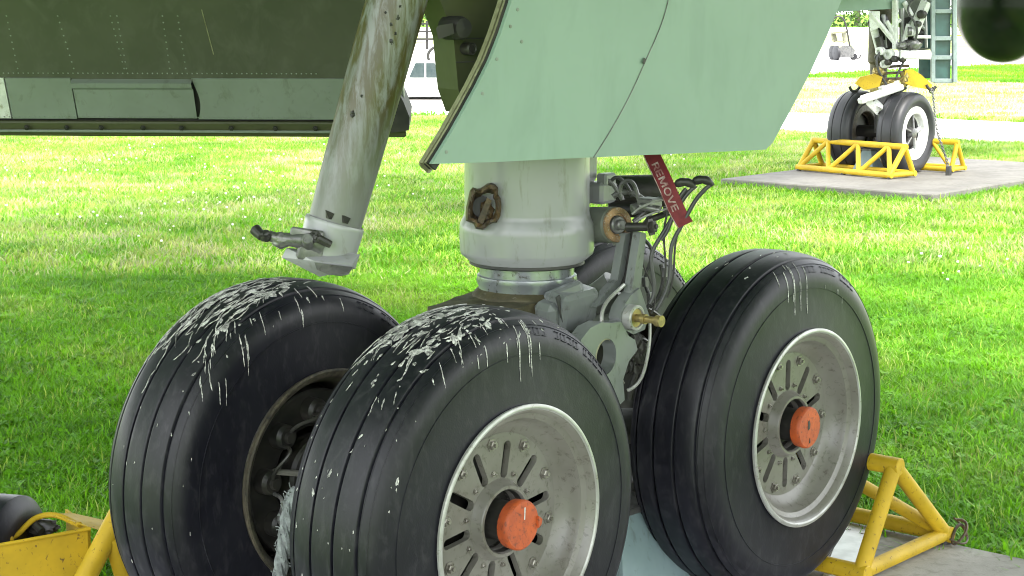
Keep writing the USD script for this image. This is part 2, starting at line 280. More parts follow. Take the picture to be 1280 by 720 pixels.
def droppings(C, spec, seed, splats=()):
    """spec: list of (count, theta range deg, arc range, length range, width range, follow gravity)"""
    rg = random.Random(seed); out = []
    for cnt, tr, ar, lr, wr, grav in spec:
        for _ in range(cnt):
            th, u = math.radians(rg.gauss((tr[0] + tr[1]) / 2, (tr[1] - tr[0]) / 4)), rg.uniform(*ar)
            L, w0 = rg.uniform(*lr), rg.uniform(*wr); n = max(4, int(L / .007)); st = L / n
            ang = rg.gauss(0, .25) ; pts = []; nr = []
            for k in range(n + 1):
                p = surf(C, th, u); dt = (surf(C, th + .01, u) - p) / .01; du = (surf(C, th, u + .004) - p) / .004
                nn = np.cross(dt, du); nn /= np.linalg.norm(nn)
                if nn @ (p - C) < 0 and abs(nn @ N) < .99: nn = -nn
                if abs(nn @ N) >= .99: nn = nn * np.sign(nn @ N) * np.sign((p - C) @ N)
                pts.append(p); nr.append(nn)
                gt, gu = -dt[2] / (dt @ dt), -du[2]
                gl = math.hypot(gt * math.sqrt(dt @ dt), gu)
                if grav and gl > .12: gt, gu = gt / gl / math.sqrt(dt @ dt) * .5, gu / gl
                else: gt, gu = math.cos(ang) / math.sqrt(dt @ dt), math.sin(ang)
                ang += rg.gauss(0, .12)
                th += gt * st + rg.gauss(0, .0004); u += gu * st + rg.gauss(0, .0006)
                if abs(u) > .32: break
            if len(pts) < 4: continue
            pts, nr = np.array(pts), np.array(nr); t = np.gradient(pts, axis=0); t /= np.linalg.norm(t, axis=1)[:, None]
            side = np.cross(t, nr); q = np.linspace(0, 1, len(pts))
            w = w0 * (np.sin(np.clip(q * 5, 0, math.pi / 2)) * (1 - .7 * q)) * (1 + .75 * np.array([rg.uniform(-1, 1) for _ in q])) + .0003
            w[-1] = .0002; w = w[:, None]
            V = np.stack([pts - side * w + nr * .0006, pts - side * w * .5 + nr * .0022, pts + side * w * .5 + nr * .0022, pts + side * w + nr * .0006], 1)
            out.append(grid(V))
    # splats: ragged flat patches
    for tr, ar, cnt in splats:
        for _ in range(cnt):
            th, u = math.radians(rg.gauss((tr[0] + tr[1]) / 2, (tr[1] - tr[0]) / 4)), rg.uniform(*ar); R0 = rg.choice((.003, .004, .005, .006, .008, .010)) * (.45 if cnt < 20 else 1); el = rg.uniform(1, 3.4); an = rg.gauss(0, .5)
            rows = []
            for f_ in (0., .5, .85, 1.):
                row = []
                for k in range(16):
                    a = k / 16 * 6.2832; w = R0 * f_ * (1 + .9 * (meshkit.noise(np.array([math.cos(a) * 1.7 + _ * 3.3, math.sin(a) * 1.7, seed])) - .5) + (.5 if k in (3, 9) and f_ == 1 else 0))
                    x, y = w * el * math.cos(a), w * math.sin(a); x, y = x * math.cos(an) - y * math.sin(an), x * math.sin(an) + y * math.cos(an)
                    t1, u1 = th + x / RT, u + y; p = surf(C, t1, u1); nn = np.cross(surf(C, t1 + .01, u1) - p, surf(C, t1, u1 + .004) - p); nn /= np.linalg.norm(nn)
                    if nn @ (p - C) < 0: nn = -nn
                    row.append(p + nn * (.0018 * (1 - f_) + .0007))
                rows.append(row)
            out.append(grid(np.array(rows), False, True))
    return join(out)
def slot_disc(C, s0, s1, r0, r1, nslot, q0, q1, w, ph=0.):
    """flat annulus with radial slots cut through, solid"""
    outer = Polygon(circle((0, 0), r1, 96), [circle((0, 0), r0, 48)])
    for k in range(nslot):
        a = 2 * math.pi * k / nslot + ph; c, s = math.cos(a), math.sin(a)
        from shapely.geometry import LineString
        outer = outer.difference(LineString([(q0 * c, q0 * s), (q1 * c, q1 * s)]).buffer(w / 2))
    m = trimesh.creation.extrude_polygon(outer, s1 - s0, engine='earcut'); v = m.vertices
    V = C + v[:, :1] * T + v[:, 1:2] * Z + (v[:, 2:3] + s0) * N
    return trimesh.Trimesh(V, m.faces[:, ::-1], process=False)
def nut(C, ax, r=.016, h=.016):
    ax, u, v = basis(ax); return lathe([(0, r * 1.45), (.004, r * 1.45), (.004, r), (h * .85, r), (h, r * .8), (h, r * .45), (h + .006, r * .42), (h + .006, 1e-4)], C, ax, 6)
def build_wheel(a, b, outboard, z=AX, FW=FW, ph=0., cap='plain', stains=None, seed=0, label=None, splats=()):
    Cw = W(a, b, z); F = Cw + FW * N                                     # middle of the outer flange plane
    ms = []
    if outboard:
        rim = [(-.07, .312), (-.03, .318), (-.012, .330), (0, .333), (.003, .327), (-.001, .3195), (-.008, .314), (-.022, .307), (-.027, .299), (-.030, .2915), (-.040, .287), (-.060, .281), (-.078, .268), (-.091, .248), (-.093, .240)]
        ms = [lathe(rim, F, N, 96), slot_disc(F, -.112, -.091, .085, .243, 10, .130, .206, .029, ph),
              lathe([(-.092, .116), (-.086, .113), (-.074, .105), (-.064, .1025), (-.060, .099), (-.060, .091), (-.067, .087), (-.125, .085)], F, N, 64)]
        w = obj('wheel', ms, M['rim'], AC, smooth=30, label=label)
        obj('flange_lip', lathe([(-.006, .3352), (.001, .3358), (.0042, .331), (.0042, .3255), (.0005, .3205)], F, N, 96), M['lip'], w)
        obj('brake_drum', lathe([(-.20, .02), (-.16, .03), (-.16, .215), (-.18, .23)], F, N, 48), M['dark'], w)
        obj('hub_well', [lathe([(-.068, .0865), (-.125, .085), (-.125, .058), (-.10, .057), (-.034, .056)], F, N, 40)], M['dark'], w)
        for k in range(10):
            an = 2 * math.pi * (k + .5) / 10 + ph; p = F + .218 * (math.cos(an) * T + math.sin(an) * Z) - .0915 * N
            obj('bolt', nut(p, N, .0135, .014), M['bolt'], w, smooth=25)
            p2 = F + .134 * (math.cos(an + .02) * T + math.sin(an) * Z) - .0915 * N
            obj('stud', nut(p2, N, .006, .008), M['bolt'], w, smooth=25)
        capm = lathe([(-.036, .055), (-.035, .068), (-.012, .0705), (-.004, .0695), (.0005, .065), (.001, .030), (.001, 1e-4)], F, N, 40)
        if cap == 'torn':
            mm = trimesh.boolean.difference([trimesh.Trimesh(capm.vertices, capm.faces), box(F + .03 * T * -.2 + .005 * N, T * .012, N * .04, Z * .018)]) if False else capm
            capm = mm
        obj('hub_cap', capm, M['orange'], w, smooth=40)
        if cap == 'plain':
            obj('cap_tear', prism([(0, 0), (.012, .008), (.016, .022), (.006, .030), (0, .034)], F + .058 * T - .018 * Z - .004 * N, T, Z, N * .012), M['orange'], w)
            obj('scratch', prism([(0, 0), (.004, 0), (.006, .034), (.002, .034)], F + .003 * T + .016 * Z + .0012 * N, T, Z, N * .001), M['white'], w)
        else:
            obj('cap_notch', prism([(0, 0), (.010, .004), (.012, .020), (.006, .034), (-.002, .03)], F - .012 * T - .006 * Z + .0002 * N, T, Z, N * .0025), M['seal'], w)
            obj('cap_notch', prism([(0, 0), (.008, .002), (.004, .018)], F - .004 * T - .052 * Z + .0002 * N, T, Z, N * .0025), M['seal'], w)
    else:
        rim = [(-.07, .312), (-.03, .318), (-.012, .330), (0, .333), (.003, .327), (-.002, .316), (-.014, .304), (-.045, .292), (-.06, .285), (-.20, .278), (-.22, .24), (-.22, .05)]
        w = obj('wheel', lathe(rim, F, N, 96), M['rim_dirty'], AC, smooth=30, label=label)
        obj('brake_drum', [lathe([(-.2, .12), (-.05, .12), (-.04, .11), (.02, .10), (.03, .085), (.10, .08), (.10, .05)], F, N, 40),
                           lathe([(-.2, .262), (-.075, .262), (-.07, .255), (-.07, .165), (-.08, .15)], F, N, 64)], M['dark'], w)
        for k in range(9):
            an = 2 * math.pi * k / 9 + .25; d = math.cos(an) * T + math.sin(an) * Z; q = F + .205 * d
            obj('brake_piston', [lathe([(-.07, .038), (-.035, .038), (-.030, .034), (-.022, .030), (-.022, .018), (-.010, .016), (-.010, 1e-4)], q, N, 18)], M['dark'], w)
            tpos = np.cross(N, d)
            obj('brake_pipe', tube(spline([q + .0 * N + .03 * tpos - .02 * N, q + .05 * tpos + .02 * N, q + .09 * tpos - .01 * d, q + .125 * tpos - .035 * d - .02 * N], 12), .006, 8), M['steel'] if k % 3 == 1 else M['dark'], w)
        obj('brake_lever', beam(F + .10 * T * -.4 + .02 * Z + .02 * N, F - .20 * T + .055 * Z - .03 * N, .016, .03, N, .004), M['rim'], w)
    C = Cw
    t = obj('tyre', tyre_mesh(C, RT, PROF, PAD), M['rubber'], w, smooth=42)
    # raised moulding on the shoulder
    em = []
    rg = random.Random(seed + 5)
    def arc_block(th0, th1, u0, u1, h=.0022):
        n = max(2, int((th1 - th0) / .02)); V = []
        for th in np.linspace(th0, th1, n + 1):
            A, B = surf(C, th, u0), surf(C, th, u1); A2, B2 = surf(C, th, u0 + (u1 - u0) * .15), surf(C, th, u0 + (u1 - u0) * .85)
            nn = np.cross(surf(C, th + .01, u0) - A, B - A); nn /= np.linalg.norm(nn)
            if nn @ (A - C) < 0: nn = -nn
            V.append([A, A2 + nn * h, B2 + nn * h, B])
        V = np.array(V)
        em.append(grid(V))
    for side in (1, -1):
        arc_block(0, 6.285, side * .150, side * .1525, .002); arc_block(0, 6.285, side * .235, side * .2375, .002)
        x = .55 + (seed % 3) * .2
        for k in range(13):
            wd = rg.uniform(.025, .05)
            if k % 5 != 4:
                arc_block(x, x + wd, side * .160, side * .163, .003); arc_block(x, x + wd, side * .181, side * .184, .003)
                arc_block(x, x + .008, side * .160, side * .184, .003)
                if k % 2: arc_block(x + wd - .008, x + wd, side * .160, side * .184, .003)
            x += wd + .018
    obj('sidewall_moulding', em, M['rubber'], w)
    if stains: obj('bird_droppings', droppings(C, stains, seed, splats), M['drop'], w, kind='stuff')
    return w
TB = .3815                                                         # half the distance between the two wheels of an axle
WB = .7365
w1 = build_wheel(-WB, .4965 - FW, True, ph=.12, cap='plain', seed=1, stains=[
    (70, (84, 130), (-.15, .13), (.006, .030), (.0008, .0048), False), (70, (80, 124), (-.15, .12), (.02, .10), (.0006, .0024), False), (30, (70, 140), (-.12, .15), (.01, .05), (.0008, .0026), True),
    (16, (70, 122), (.13, .21), (.015, .06), (.0008, .0022), True), (3, (76, 94), (.13, .17), (.10, .21), (.0012, .0026), True), (26, (120, 200), (-.12, .24), (.003, .010), (.0008, .002), True)], splats=[((84, 130), (-.15, .13), 130), ((120, 190), (-.12, .2), 14), ((70, 125), (.12, .2), 14)], label='bird-stained wheel nearest the camera with slotted disc')
w2 = build_wheel(WB, .4965 - FW, True, z=AX + .009, ph=.3, cap='torn', seed=2, stains=[
    (6, (82, 104), (.13, .17), (.05, .17), (.0008, .0018), True), (9, (80, 125), (-.1, .15), (.008, .03), (.0008, .002), True), (6, (60, 120), (.2, .26), (.01, .03), (.0008, .0016), True)], splats=[((80, 120), (-.1, .15), 5)], label='cleaner wheel on the right with a split hub cap')
w3 = build_wheel(-WB, -.2665 - .208, False, FW=.208, seed=3, stains=[
    (110, (84, 138), (-.15, .10), (.02, .13), (.0006, .003), False), (15, (82, 130), (-.15, .10), (.008, .03), (.001, .0035), False), (34, (80, 135), (-.12, .12), (.02, .06), (.0008, .0024), True),
    (20, (82, 138), (.10, .19), (.015, .08), (.0012, .0036), True), (5, (114, 146), (.13, .2), (.06, .17), (.001, .0028), True), (14, (130, 190), (-.1, .2), (.004, .014), (.0008, .002), True)], splats=[((84, 132), (-.15, .10), 70), ((85, 145), (.06, .2), 16)], label='left wheel turned with its grimy brake side to the camera')
w4 = build_wheel(WB, -.2665 - FW, False, z=AX + .009, seed=4, stains=[(20, (80, 130), (-.13, .13), (.02, .06), (.001, .002), False)], label='wheel half hidden behind the grey leg')

# bogie ------------------------------------------------------------
obj('bogie_beam', [tube([W(-WB - .08, -.09, AX), W(-.3, -.09, AX + .01), W(0, -.09, AX + .04), W(.3, -.09, AX + .01), W(WB + .08, -.09, AX)], [.10, .10, .125, .10, .10], 24)], M['belly'], AC)
for s in (-1, 1): obj('axle', cyl(W(s * WB, -.6, AX), W(s * WB, .40, AX), .052, seg=28), M['dark'], AC)
LC = W(-.13, 0)                                                    # middle of the leg
LC = np.array([.0475, 5.61, 0.])
zq = lambda y: at(650, y, 5.42)[2]
pv_ = lathe([(zq(366), .14), (zq(371), .155), (zq(375), .168), (zq(381), .178), (zq(398), .185), (zq(420), .18), (zq(440), .14)], LC - T * .0, Z, 48)
pv2 = hull([LC - T * .02 + N * q + Z * zq(377) for q in (-.17, .17)] + [LC - T * .36 + N * q + Z * zq(y) for q in (-.10, .10) for y in (384, 430)] + [LC - T * .02 + N * q + Z * zq(430) for q in (-.17, .17)]).subdivide().subdivide().subdivide()
rough_ = lambda m_: trimesh.Trimesh(m_.vertices + (meshkit.fbm(m_.vertices * 22, 3, 5)[:, None] - .5) * .02, m_.faces, process=False)
obj('pivot_casting', [rough_(pv_), rough_(pv2)], M['pivot'], AC)
# the leg: from the wing down to the collar
zc = lambda y: at(662, y, 5.61 - .2)[2]
z = dict(top=3.32, s0=zc(272), s1=zc(283), s2=zc(322), s3=zc(337), p=zc(362), q=zc(385))
LS = 1.026
obj('gear_leg', [lathe([(0, .193), (z['s0'] - z['top'], .193), (z['s0'] - z['top'] - .018, .197), (z['s1'] - z['top'] - .012, .2075), (z['s1'] - z['top'] - .035, .209), (z['s2'] - z['top'], .208), (z['s2'] - z['top'] - .012, .2045), (z['s3'] - z['top'], .175), (z['s3'] - z['top'] - .002, .148)], LC + Z * z['top'], Z, 96, rs=LS)], M['leg'], AC)
obj('leg_web', [beam(LC + T * .16 + N * .02 + Z * 1.50, LC + T * .16 + N * .02 + Z * 3.2, .11, .26, T, .03), hull([LC + T * .10 + N * .04 + Z * 1.36, LC + T * .20 + N * .04 + Z * 1.44, LC + T * .28 + N * .04 + Z * 1.52, LC + T * .28 - N * .06 + Z * 1.52, LC + T * .10 - N * .06 + Z * 1.36, LC + T * .1 + N * .04 + Z * 1.6, LC + T * .1 - N * .06 + Z * 1.6])], M['leg'], AC)
obj('oleo_piston', lathe([(z['s3'] + .03, .147), (z['p'] + .02, .147), (z['p'] + .018, .155), (z['p'], .157), (z['p'] - .02, .15), (z['q'] - .1, .15)], LC, Z, 72, rs=LS), M['chrome'], AC)
obj('gland_ring', lathe([(z['s3'] + .004, .178), (z['s3'] - .006, .179), (z['s3'] - .010, .172), (z['s3'] - .008, .15)], LC, Z, 72, rs=LS), M['seal'], AC)
# broken bracket on the leg: jagged socket
pb = at(604, 259, 5.44)
fc = at(605, 259, 5.3) - pb; fc /= np.linalg.norm(fc); fu = np.cross(Z, fc); fu /= np.linalg.norm(fu)
if fu[0] < 0: fu = -fu
rg = random.Random(4)
V = []
for q, (sc, dd_) in enumerate([(1.12, -.03), (1.08, .006), (1.0, .020), (.84, .026), (.74, .010), (.66, -.03), (.01, -.045)]):
    row = []
    for k, t in enumerate(np.linspace(0, 2 * math.pi, 32, endpoint=False)):
        c_, s_ = math.cos(t), math.sin(t); sq = 1 / max(abs(c_), abs(s_)) ** .75
        jag = 1 + (.55 * (meshkit.noise(np.array([c_ * 3.1 + 5, s_ * 3.1, 7.]))) - .22 if q < 5 else 0)
        row.append(pb + fu * c_ * sq * .046 * sc * jag + Z * s_ * sq * .054 * sc * jag * (1.12 if s_ > 0 else 1) + fc * (dd_ + (.022 * rg.random() if q in (2, 3) else 0)))
    V.append(row)
obj('broken_bracket', [grid(np.array(V), False, True), rock(pb + fu * .012 - Z * .012 - fc * .005, (.020, .024, .03), 3, 2, .7)], M['rust'], AC, smooth=18)
obj('torn_lug', hull([pb + fu * x + Z * z_ + fc * q for x, z_ in ((-.022, -.05), (-.002, -.055), (.026, .02), (.012, .03)) for q in (.01, .024)]), M['rust'], AC, smooth=False)
obj('socket_hollow', lathe([(0, .034), (.001, .001)], pb - fc * .012, fc, 16), M['seal'], AC)
for (x, y, r) in ((609, 297, .006), (612, 312, .0035), (613, 322, .003)):
    obj('drain_hole', lathe([(0, r * 1.3), (.004, r * 1.1), (.002, r * .8), (.002, 1e-4)], on(x, y, LC + fc * .2135, fc), fc, 12), M['seal'], AC)
# clevis under the piston
c0 = at(703, 376, 5.36)
obj('pivot_clevis', [beam(at(717, 362, 5.44), at(712, 410, 5.46), .085, .17, T, .014), beam(at(686, 376, 5.40), at(690, 410, 5.42), .085, .08, T, .018), beam(at(682, 374, 5.42), at(727, 356, 5.44), .05, .035, Z, .01)], M['lug'], AC)
obj('clevis_seam', beam(at(697, 370, 5.36), at(705, 402, 5.38), .006, .02, T, .002), M['seal'], AC)
obj('clevis_pin', cyl(at(728, 372, 5.53), at(752, 384, 5.55), .013, .009, 12, .002), M['brass'], AC)

# right-hand side of the leg: pin, torque links, actuator, hoses ----
Yp = 5.62
pinA, pinB = at(738, 281, Yp + .06), at(770, 281, Yp - .05)
obj('hinge_tube', cyl(pinA - (pinB - pinA) * .6, pinB, .057, seg=40, bev=.006), M['belly'], AC)
axp = (pinB - pinA) / np.linalg.norm(pinB - pinA)
obj('hinge_bush', [lathe([(0, .030), (0, .050), (.006, .056), (.012, .054), (.012, .036), (.006, .034), (.006, .03)], pinB, axp, 36)], M['bronze'], AC)
obj('hinge_pin', [cyl(pinB - axp * .02, pinB + axp * .018, .028, seg=28, bev=.004), cyl(pinB + axp * .0, pinB + axp * .035, .017, seg=20, bev=.004)], M['steel'], AC)
obj('link_bolt', [cyl(at(783, 284, 5.52), at(818, 283, 5.48), .015, .013, 16, .002), nut(at(813, 284, 5.48), at(820, 283, 5.47) - at(813, 284, 5.48), .02, .018)], M['dark'], AC)
def plate_px(pts, Y, th, name, m, holes=(), toward=None, **kw):
    """outline seen at these pixels, standing at depth Y in the plane of the aircraft's side, th thick"""
    n = -N if toward is None else toward; P0 = at(np.mean([p[0] for p in pts]), np.mean([p[1] for p in pts]), Y)
    e = T if toward is None else np.cross(Z, n) / np.linalg.norm(np.cross(Z, n))
    uv = lambda p: ((on(*p, P0, n) - P0) @ e, (on(*p, P0, n) - P0) @ Z)
    return prism([uv(p) for p in pts], P0, e, Z, n / np.linalg.norm(n) * th, [[uv(p) for p in h] for h in holes])
obj('torque_link', [plate_px([(782, 292), (797, 289), (786, 345), (768, 372), (745, 384), (752, 372), (772, 350)], 5.52, .03, '', None), plate_px([(801, 290), (808, 292), (800, 365), (795, 378), (788, 372)], 5.50, .03, '', None)], M['lug'], AC, label='upper torque link')
obj('link_web', plate_px([(797, 290), (802, 290), (793, 366), (780, 366), (788, 345)], 5.54, .03, '', None), M['dark'], AC)
obj('torque_link', [plate_px([(800, 360), (806, 378), (812, 395), (806, 412), (792, 418), (780, 412), (775, 398), (779, 384), (788, 370)], 5.47, .045, '', None)], M['lug'], AC, label='eye of the lower torque link')
eye = at(793, 397, 5.44); ea = N
obj('eye_bush', lathe([(-.03, .040), (.010, .040), (.013, .036), (.013, .031), (.006, .029)], eye, ea, 36), M['lip'], AC)
obj('eye_bolt', [lathe([(0, .030), (.008, .029), (.008, .013), (.03, .012), (.03, .016), (.045, .016), (.045, .011), (.085, .011), (.085, .018), (.105, .018), (.105, .001)], eye, ea, 16)], M['brass'], AC)
# lug plate with its big oval hole
hole = [(757 + 13 * math.cos(t) + 2 * math.sin(t), 446 - 23 * math.sin(t)) for t in np.linspace(0, 2 * math.pi, 28, endpoint=False)]
obj('lug_plate', plate_px([(727, 424), (738, 410), (752, 403), (765, 404), (776, 402), (786, 420), (794, 425), (797, 437), (786, 452), (779, 475), (781, 500), (760, 520), (735, 480), (722, 440)], 5.36, .05, '', None, [hole]), M['lug'], AC)
hc = at(757, 446, 5.36)
obj('lug_bush', tube(np.array([on(757 + 14 * math.cos(t) + 2 * math.sin(t), 446 - 24 * math.sin(t), hc + N * .004, N) for t in np.linspace(0, 2 * math.pi, 33)]), .007, 8), M['cream'], AC)
for x, y in ((784, 430), (777, 478)): obj('lug_bolt', nut(on(x, y, hc, N), N, .006, .006), M['bolt'], AC)
obj('lower_arm', [tube(spline([at(700, 398, 5.5), at(725, 388, 5.55), at(752, 374, 5.6), at(772, 358, 5.6)], 14), [.06] * 14, 18), tube(spline([at(700, 420, 5.5), at(725, 418, 5.5), at(752, 412, 5.5), at(775, 418, 5.5)], 12), [.05] * 12, 16)], M['belly'], AC)
obj('grease_pipe', tube(spline([at(752, 402, 5.40), at(754, 386, 5.42), at(765, 370, 5.46), at(781, 355, 5.48)], 16), .006, 8), M['lip'], AC)
obj('fork_casting', [hull([at(x, y, q) for q in (5.66, 5.80) for x, y in ((714, 396), (752, 362), (776, 350), (792, 372), (800, 412), (800, 510), (728, 510))]), rock(at(742, 376, 5.6), (.05, .05, .04), 31, 3, .5), rock(at(790, 440, 5.6), (.04, .04, .07), 32, 3, .6)], M['dark'], AC, smooth=25)
for P, rr_, mm in ([[(776, 300), (772, 330), (764, 352), (748, 366)], .008, 'dark'], [[(806, 300), (812, 330), (806, 352), (812, 372), (806, 388)], .006, 'hose'], [[(826, 330), (828, 356), (820, 376), (812, 384)], .007, 'dark'], [[(796, 420), (800, 446), (794, 470), (786, 500)], .010, 'dark']):
    obj('hydraulic_pipe', tube(spline([at(x, y, 5.60) for x, y in P], 24), rr_, 8), M[mm], AC)
for x, y, q in ((806, 352, .012), (812, 372, .012), (800, 330, .010), (770, 300, .014), (830, 340, .010)):
    obj('pipe_union', cyl(at(x, y - 6, 5.59), at(x + 1, y + 6, 5.59), q, seg=6), M['steel'], AC, smooth=25)
for P in ([(886, 234), (862, 262), (846, 296), (842, 340), (834, 372)], [(848, 240), (836, 262), (830, 290), (832, 330), (826, 362)], [(800, 300), (806, 336), (818, 366), (814, 392)], [(790, 268), (820, 252), (846, 246), (870, 234)], [(786, 288), (812, 268), (840, 258), (862, 238)]):
    obj('thin_cable', tube(spline([at(x, y, 5.545 - .004 * i) for i, (x, y) in enumerate(P)], 30), .0035, 6), M['seal'] if P[0][0] > 795 else M['lip'], AC)
# dark actuator and rods
obj('actuator', [cyl(at(762, 240, 5.82), at(838, 238, 5.85), .054, seg=28, bev=.008), cyl(at(760, 262, 5.78), at(800, 262, 5.78), .026, seg=20, bev=.004)], M['dark'], AC)
obj('actuator_bracket', [box(at(752, 240, 5.78), T * .05, N * .04, Z * .035, .01), box(at(758, 224, 5.76), T * .03, N * .02, Z * .02, .006)], M['leg'], AC)
for P, r, m in ([[(760, 226), (770, 236), (778, 250), (776, 232), (786, 226), (796, 240), (806, 262)], .007, 'steel'], [[(762, 232), (772, 222), (782, 230), (790, 246)], .006, 'hose'], [[(766, 246), (800, 246), (812, 262), (806, 280)], .009, 'steel']):
    obj('hydraulic_pipe', tube(spline([at(x, y, 5.66 - .001 * i) for i, (x, y) in enumerate(P)], 30), r, 8), M[m], AC)
for A, B, r, m in (((792, 278), (830, 244), .010, 'steel'), ((800, 272), (842, 240), .007, 'dark'), ((812, 275), (845, 262), .010, 'dark'), ((790, 262), (812, 256), .018, 'steel')):
    obj('link_rod', cyl(at(*A, 5.60), at(*B, 5.62), r, seg=14, bev=.002), M[m], AC)
for P in ([(892, 229), (876, 242), (866, 256), (852, 282), (840, 306), (838, 330), (836, 352), (826, 378), (820, 388)], [(870, 232), (852, 252), (838, 276), (822, 302), (815, 316), (816, 345), (812, 380)],
          [(858, 236), (848, 250), (842, 266), (826, 300)], [(812, 402), (812, 425), (808, 452), (798, 478), (784, 488)]):
    obj('brake_hose', tube(spline([at(x, y, 5.52 - .006 * i) for i, (x, y) in enumerate(P)], 40), .0066 if P[0][0] > 812 else .0055, 10), M['lip'] if P[0][0] < 830 else M['hose'], AC)
    if P[0][0] > 860: obj('hose_fitting', tube(spline([at(P[0][0] - 26, P[0][1] - 1, 5.53), at(P[0][0] - 8, P[0][1] - 3, 5.52), at(P[0][0] - 2, P[0][1] + 3, 5.52)], 10), [.008, .013, .014, .014, .012, .014, .014, .012, .010, .007], 12), M['dark'], AC)
obj('hose_manifold', [box(at(812, 255, 5.6), T * .03, N * .03, Z * .02, .005), cyl(at(800, 258, 5.58), at(825, 262, 5.56), .012, seg=12), box(at(838, 262, 5.62), T * .03, N * .01, Z * .012, .003)], M['steel'], AC)

# side brace -------------------------------------------------------
Yb = 5.05
top, bot = at(497, -14, Yb + .05), at(410, 300, Yb)
d = (top - bot) / np.linalg.norm(top - bot); e2 = bot + d * ((3.25 - bot[2]) / d[2])
BC = at(418, 281, Yb); L = np.linalg.norm(e2 - BC)
obj('side_brace', lathe([(-.01, .070), (0, .0765), (.15, .080), (.45, .084), (.9, .087), (L, .09)], BC, d, 64), M['brace'], AC)
obj('brace_collar', [lathe([(.006, .076), (.010, .0835), (.004, .0865), (-.004, .086), (-.10, .083), (-.125, .078), (-.135, .06), (-.12, .055), (-.05, .055)], BC, d, 64)], M['leg'], AC)
sv = np.cross(d, N); sv /= np.linalg.norm(sv)
cf = at(418, 281, Yb - .3) - BC; cf /= np.linalg.norm(cf); cl = np.cross(d, cf); cl /= np.linalg.norm(cl)
if cl[0] > 0: cl = -cl
for k in (-.25, .35):
    p = BC + cf * .08 * math.cos(k) - cl * .08 * math.sin(k) + d * .012
    obj('lock_tab', hull([p - cl * .008, p + cl * .008, p + d * .022 + cl * .016, p + d * .018 - cl * .012 , p + cf * .012]), M['dark'], AC, smooth=False)
fit = lambda x, y, q=.0: at(x, y, Yb - .07 - q)
obj('broken_clevis', [beam(fit(404, 300, .02), fit(362, 294, .03), .022, .05, Z, .006), beam(fit(404, 318, .01), fit(372, 312, .03), .022, .05, Z, .006), cyl(fit(384, 298, .075), fit(386, 310, .0), .016, seg=14, bev=.003), tube(spline([fit(400, 306), fit(380, 300, .02), fit(355, 299, .03), fit(336, 294, .03)], 14), [.034, .032, .030, .028, .026, .025, .024, .021, .019, .018, .017, .016, .015, .014], 12),
                      rock(fit(352, 300, .03), (.030, .018, .022), 1, 3, .35, 2), rock(fit(392, 304, .0), (.038, .025, .026), 2, 3, .35, 2)], M['steel'], AC, smooth=40)
obj('clevis_knuckle', [cyl(fit(328, 296, .05), fit(318, 286, .03), .014, .017, 14, .003), rock(fit(332, 295, .045), .017, 9, 2, .4)], M['dark'], AC, smooth=25)
obj('clevis_knuckle', [rock(fit(394, 296, .05), (.018, .016, .016), 5, 2, .6), cyl(fit(394, 296, .05), fit(414, 306, .045), .013, .011, 10, .002)], M['dark'], AC, smooth=25)
obj('collar_shoe', [hull([fit(358, 310), fit(352, 322), fit(400, 346, -.02), fit(412, 340, .03), fit(444, 336, .0), fit(450, 318, -.01), fit(395, 322, .02), fit(400, 312, -.02), fit(392, 326, .05), fit(440, 330, .03)])], M['leg'], AC)
obj('collar_shoe_edge', hull([fit(393, 328, .055), fit(441, 334, .034), fit(436, 342, .02), fit(412, 344, .03), fit(396, 337, .05)]), M['steel'], AC)
rg = random.Random(11)
for x, y, sz in ((497, 22, 1), (489, 31, .8), (494, 42, .7), (489, 52, 1.1), (482, 16, .6), (500, 8, .7), (441, 143, 1.1), (452, 120, .5)):
    bc = BC + d * ((at(x, y, Yb)[2] - BC[2]) / d[2]); t_ = ray(x, y); oc = O - BC; 
    A_ = t_ - (t_ @ d) * d; B_ = oc - (oc @ d) * d; R_ = .0815; qa, qb, qc = A_ @ A_, 2 * A_ @ B_, B_ @ B_ - R_ * R_; di = qb * qb - 4 * qa * qc
    if di < 0: continue
    hp = O + t_ * (-qb - math.sqrt(di)) / (2 * qa)
    obj('paint_pit', rock(hp, (.006 * sz, .006, .009 * sz), int(x), 2, .7), M['dark'], AC)

# mint gear door ---------------------------------------------------
Pd = np.array([.235, 5.24, 0]); dd = np.array([.775, .632, 0]); nd = np.array([-.632, .775, 0])       # nd points away from the camera
def dpt(x, y): p = on(x, y, Pd, nd); return ((p - Pd) @ dd, p[2])
left = [(540, 205), (552, 186), (566, 163), (580, 138), (597, 107), (613, 75), (626, 42), (638, 6), (652, -45), (676, -140), (700, -250), (715, -330), (722, -400)]
right = [(1150, -400), (1128, -320), (1103, -210), (1076, -90), (1052, 0), (1034, 44), (1012, 92), (986, 142), (966, 178), (957, 187)]
bottom = [(860, 191.5), (700, 198.5), (620, 202.5)]
D = [dpt(*p) for p in left + right + bottom]
obj('gear_door', prism(D, Pd, dd, Z, nd * .014), M['mint'], AC, smooth=False)
LP = np.array([dpt(*p) for p in left])
def edge_strip(o0, o1, t0, t1, name, m):
    """strip along the door's left edge: o = offset inwards in the door plane, t = distance behind the skin"""
    tg = np.gradient(LP, axis=0); tg /= np.linalg.norm(tg, axis=1)[:, None]; nn = np.stack([tg[:, 1], -tg[:, 0]], 1)
    if (nn @ np.array([1, 0])).mean() < 0: nn = -nn
    A, B = LP + nn * o0, LP + nn * o1
    P = lambda q, t: Pd + q[:, :1] * dd + q[:, 1:2] * Z + nd * t
    return obj(name, grid(np.stack([P(A, t0), P(B, t0), P(B, t1), P(A, t1)], 1), False, True), m, AC, smooth=False)
edge_strip(-.003, .03, .0142, .024, 'door_seal', M['seal'])
edge_strip(-.004, .03, .0242, .032, 'door_edge_strip', M['cream'])
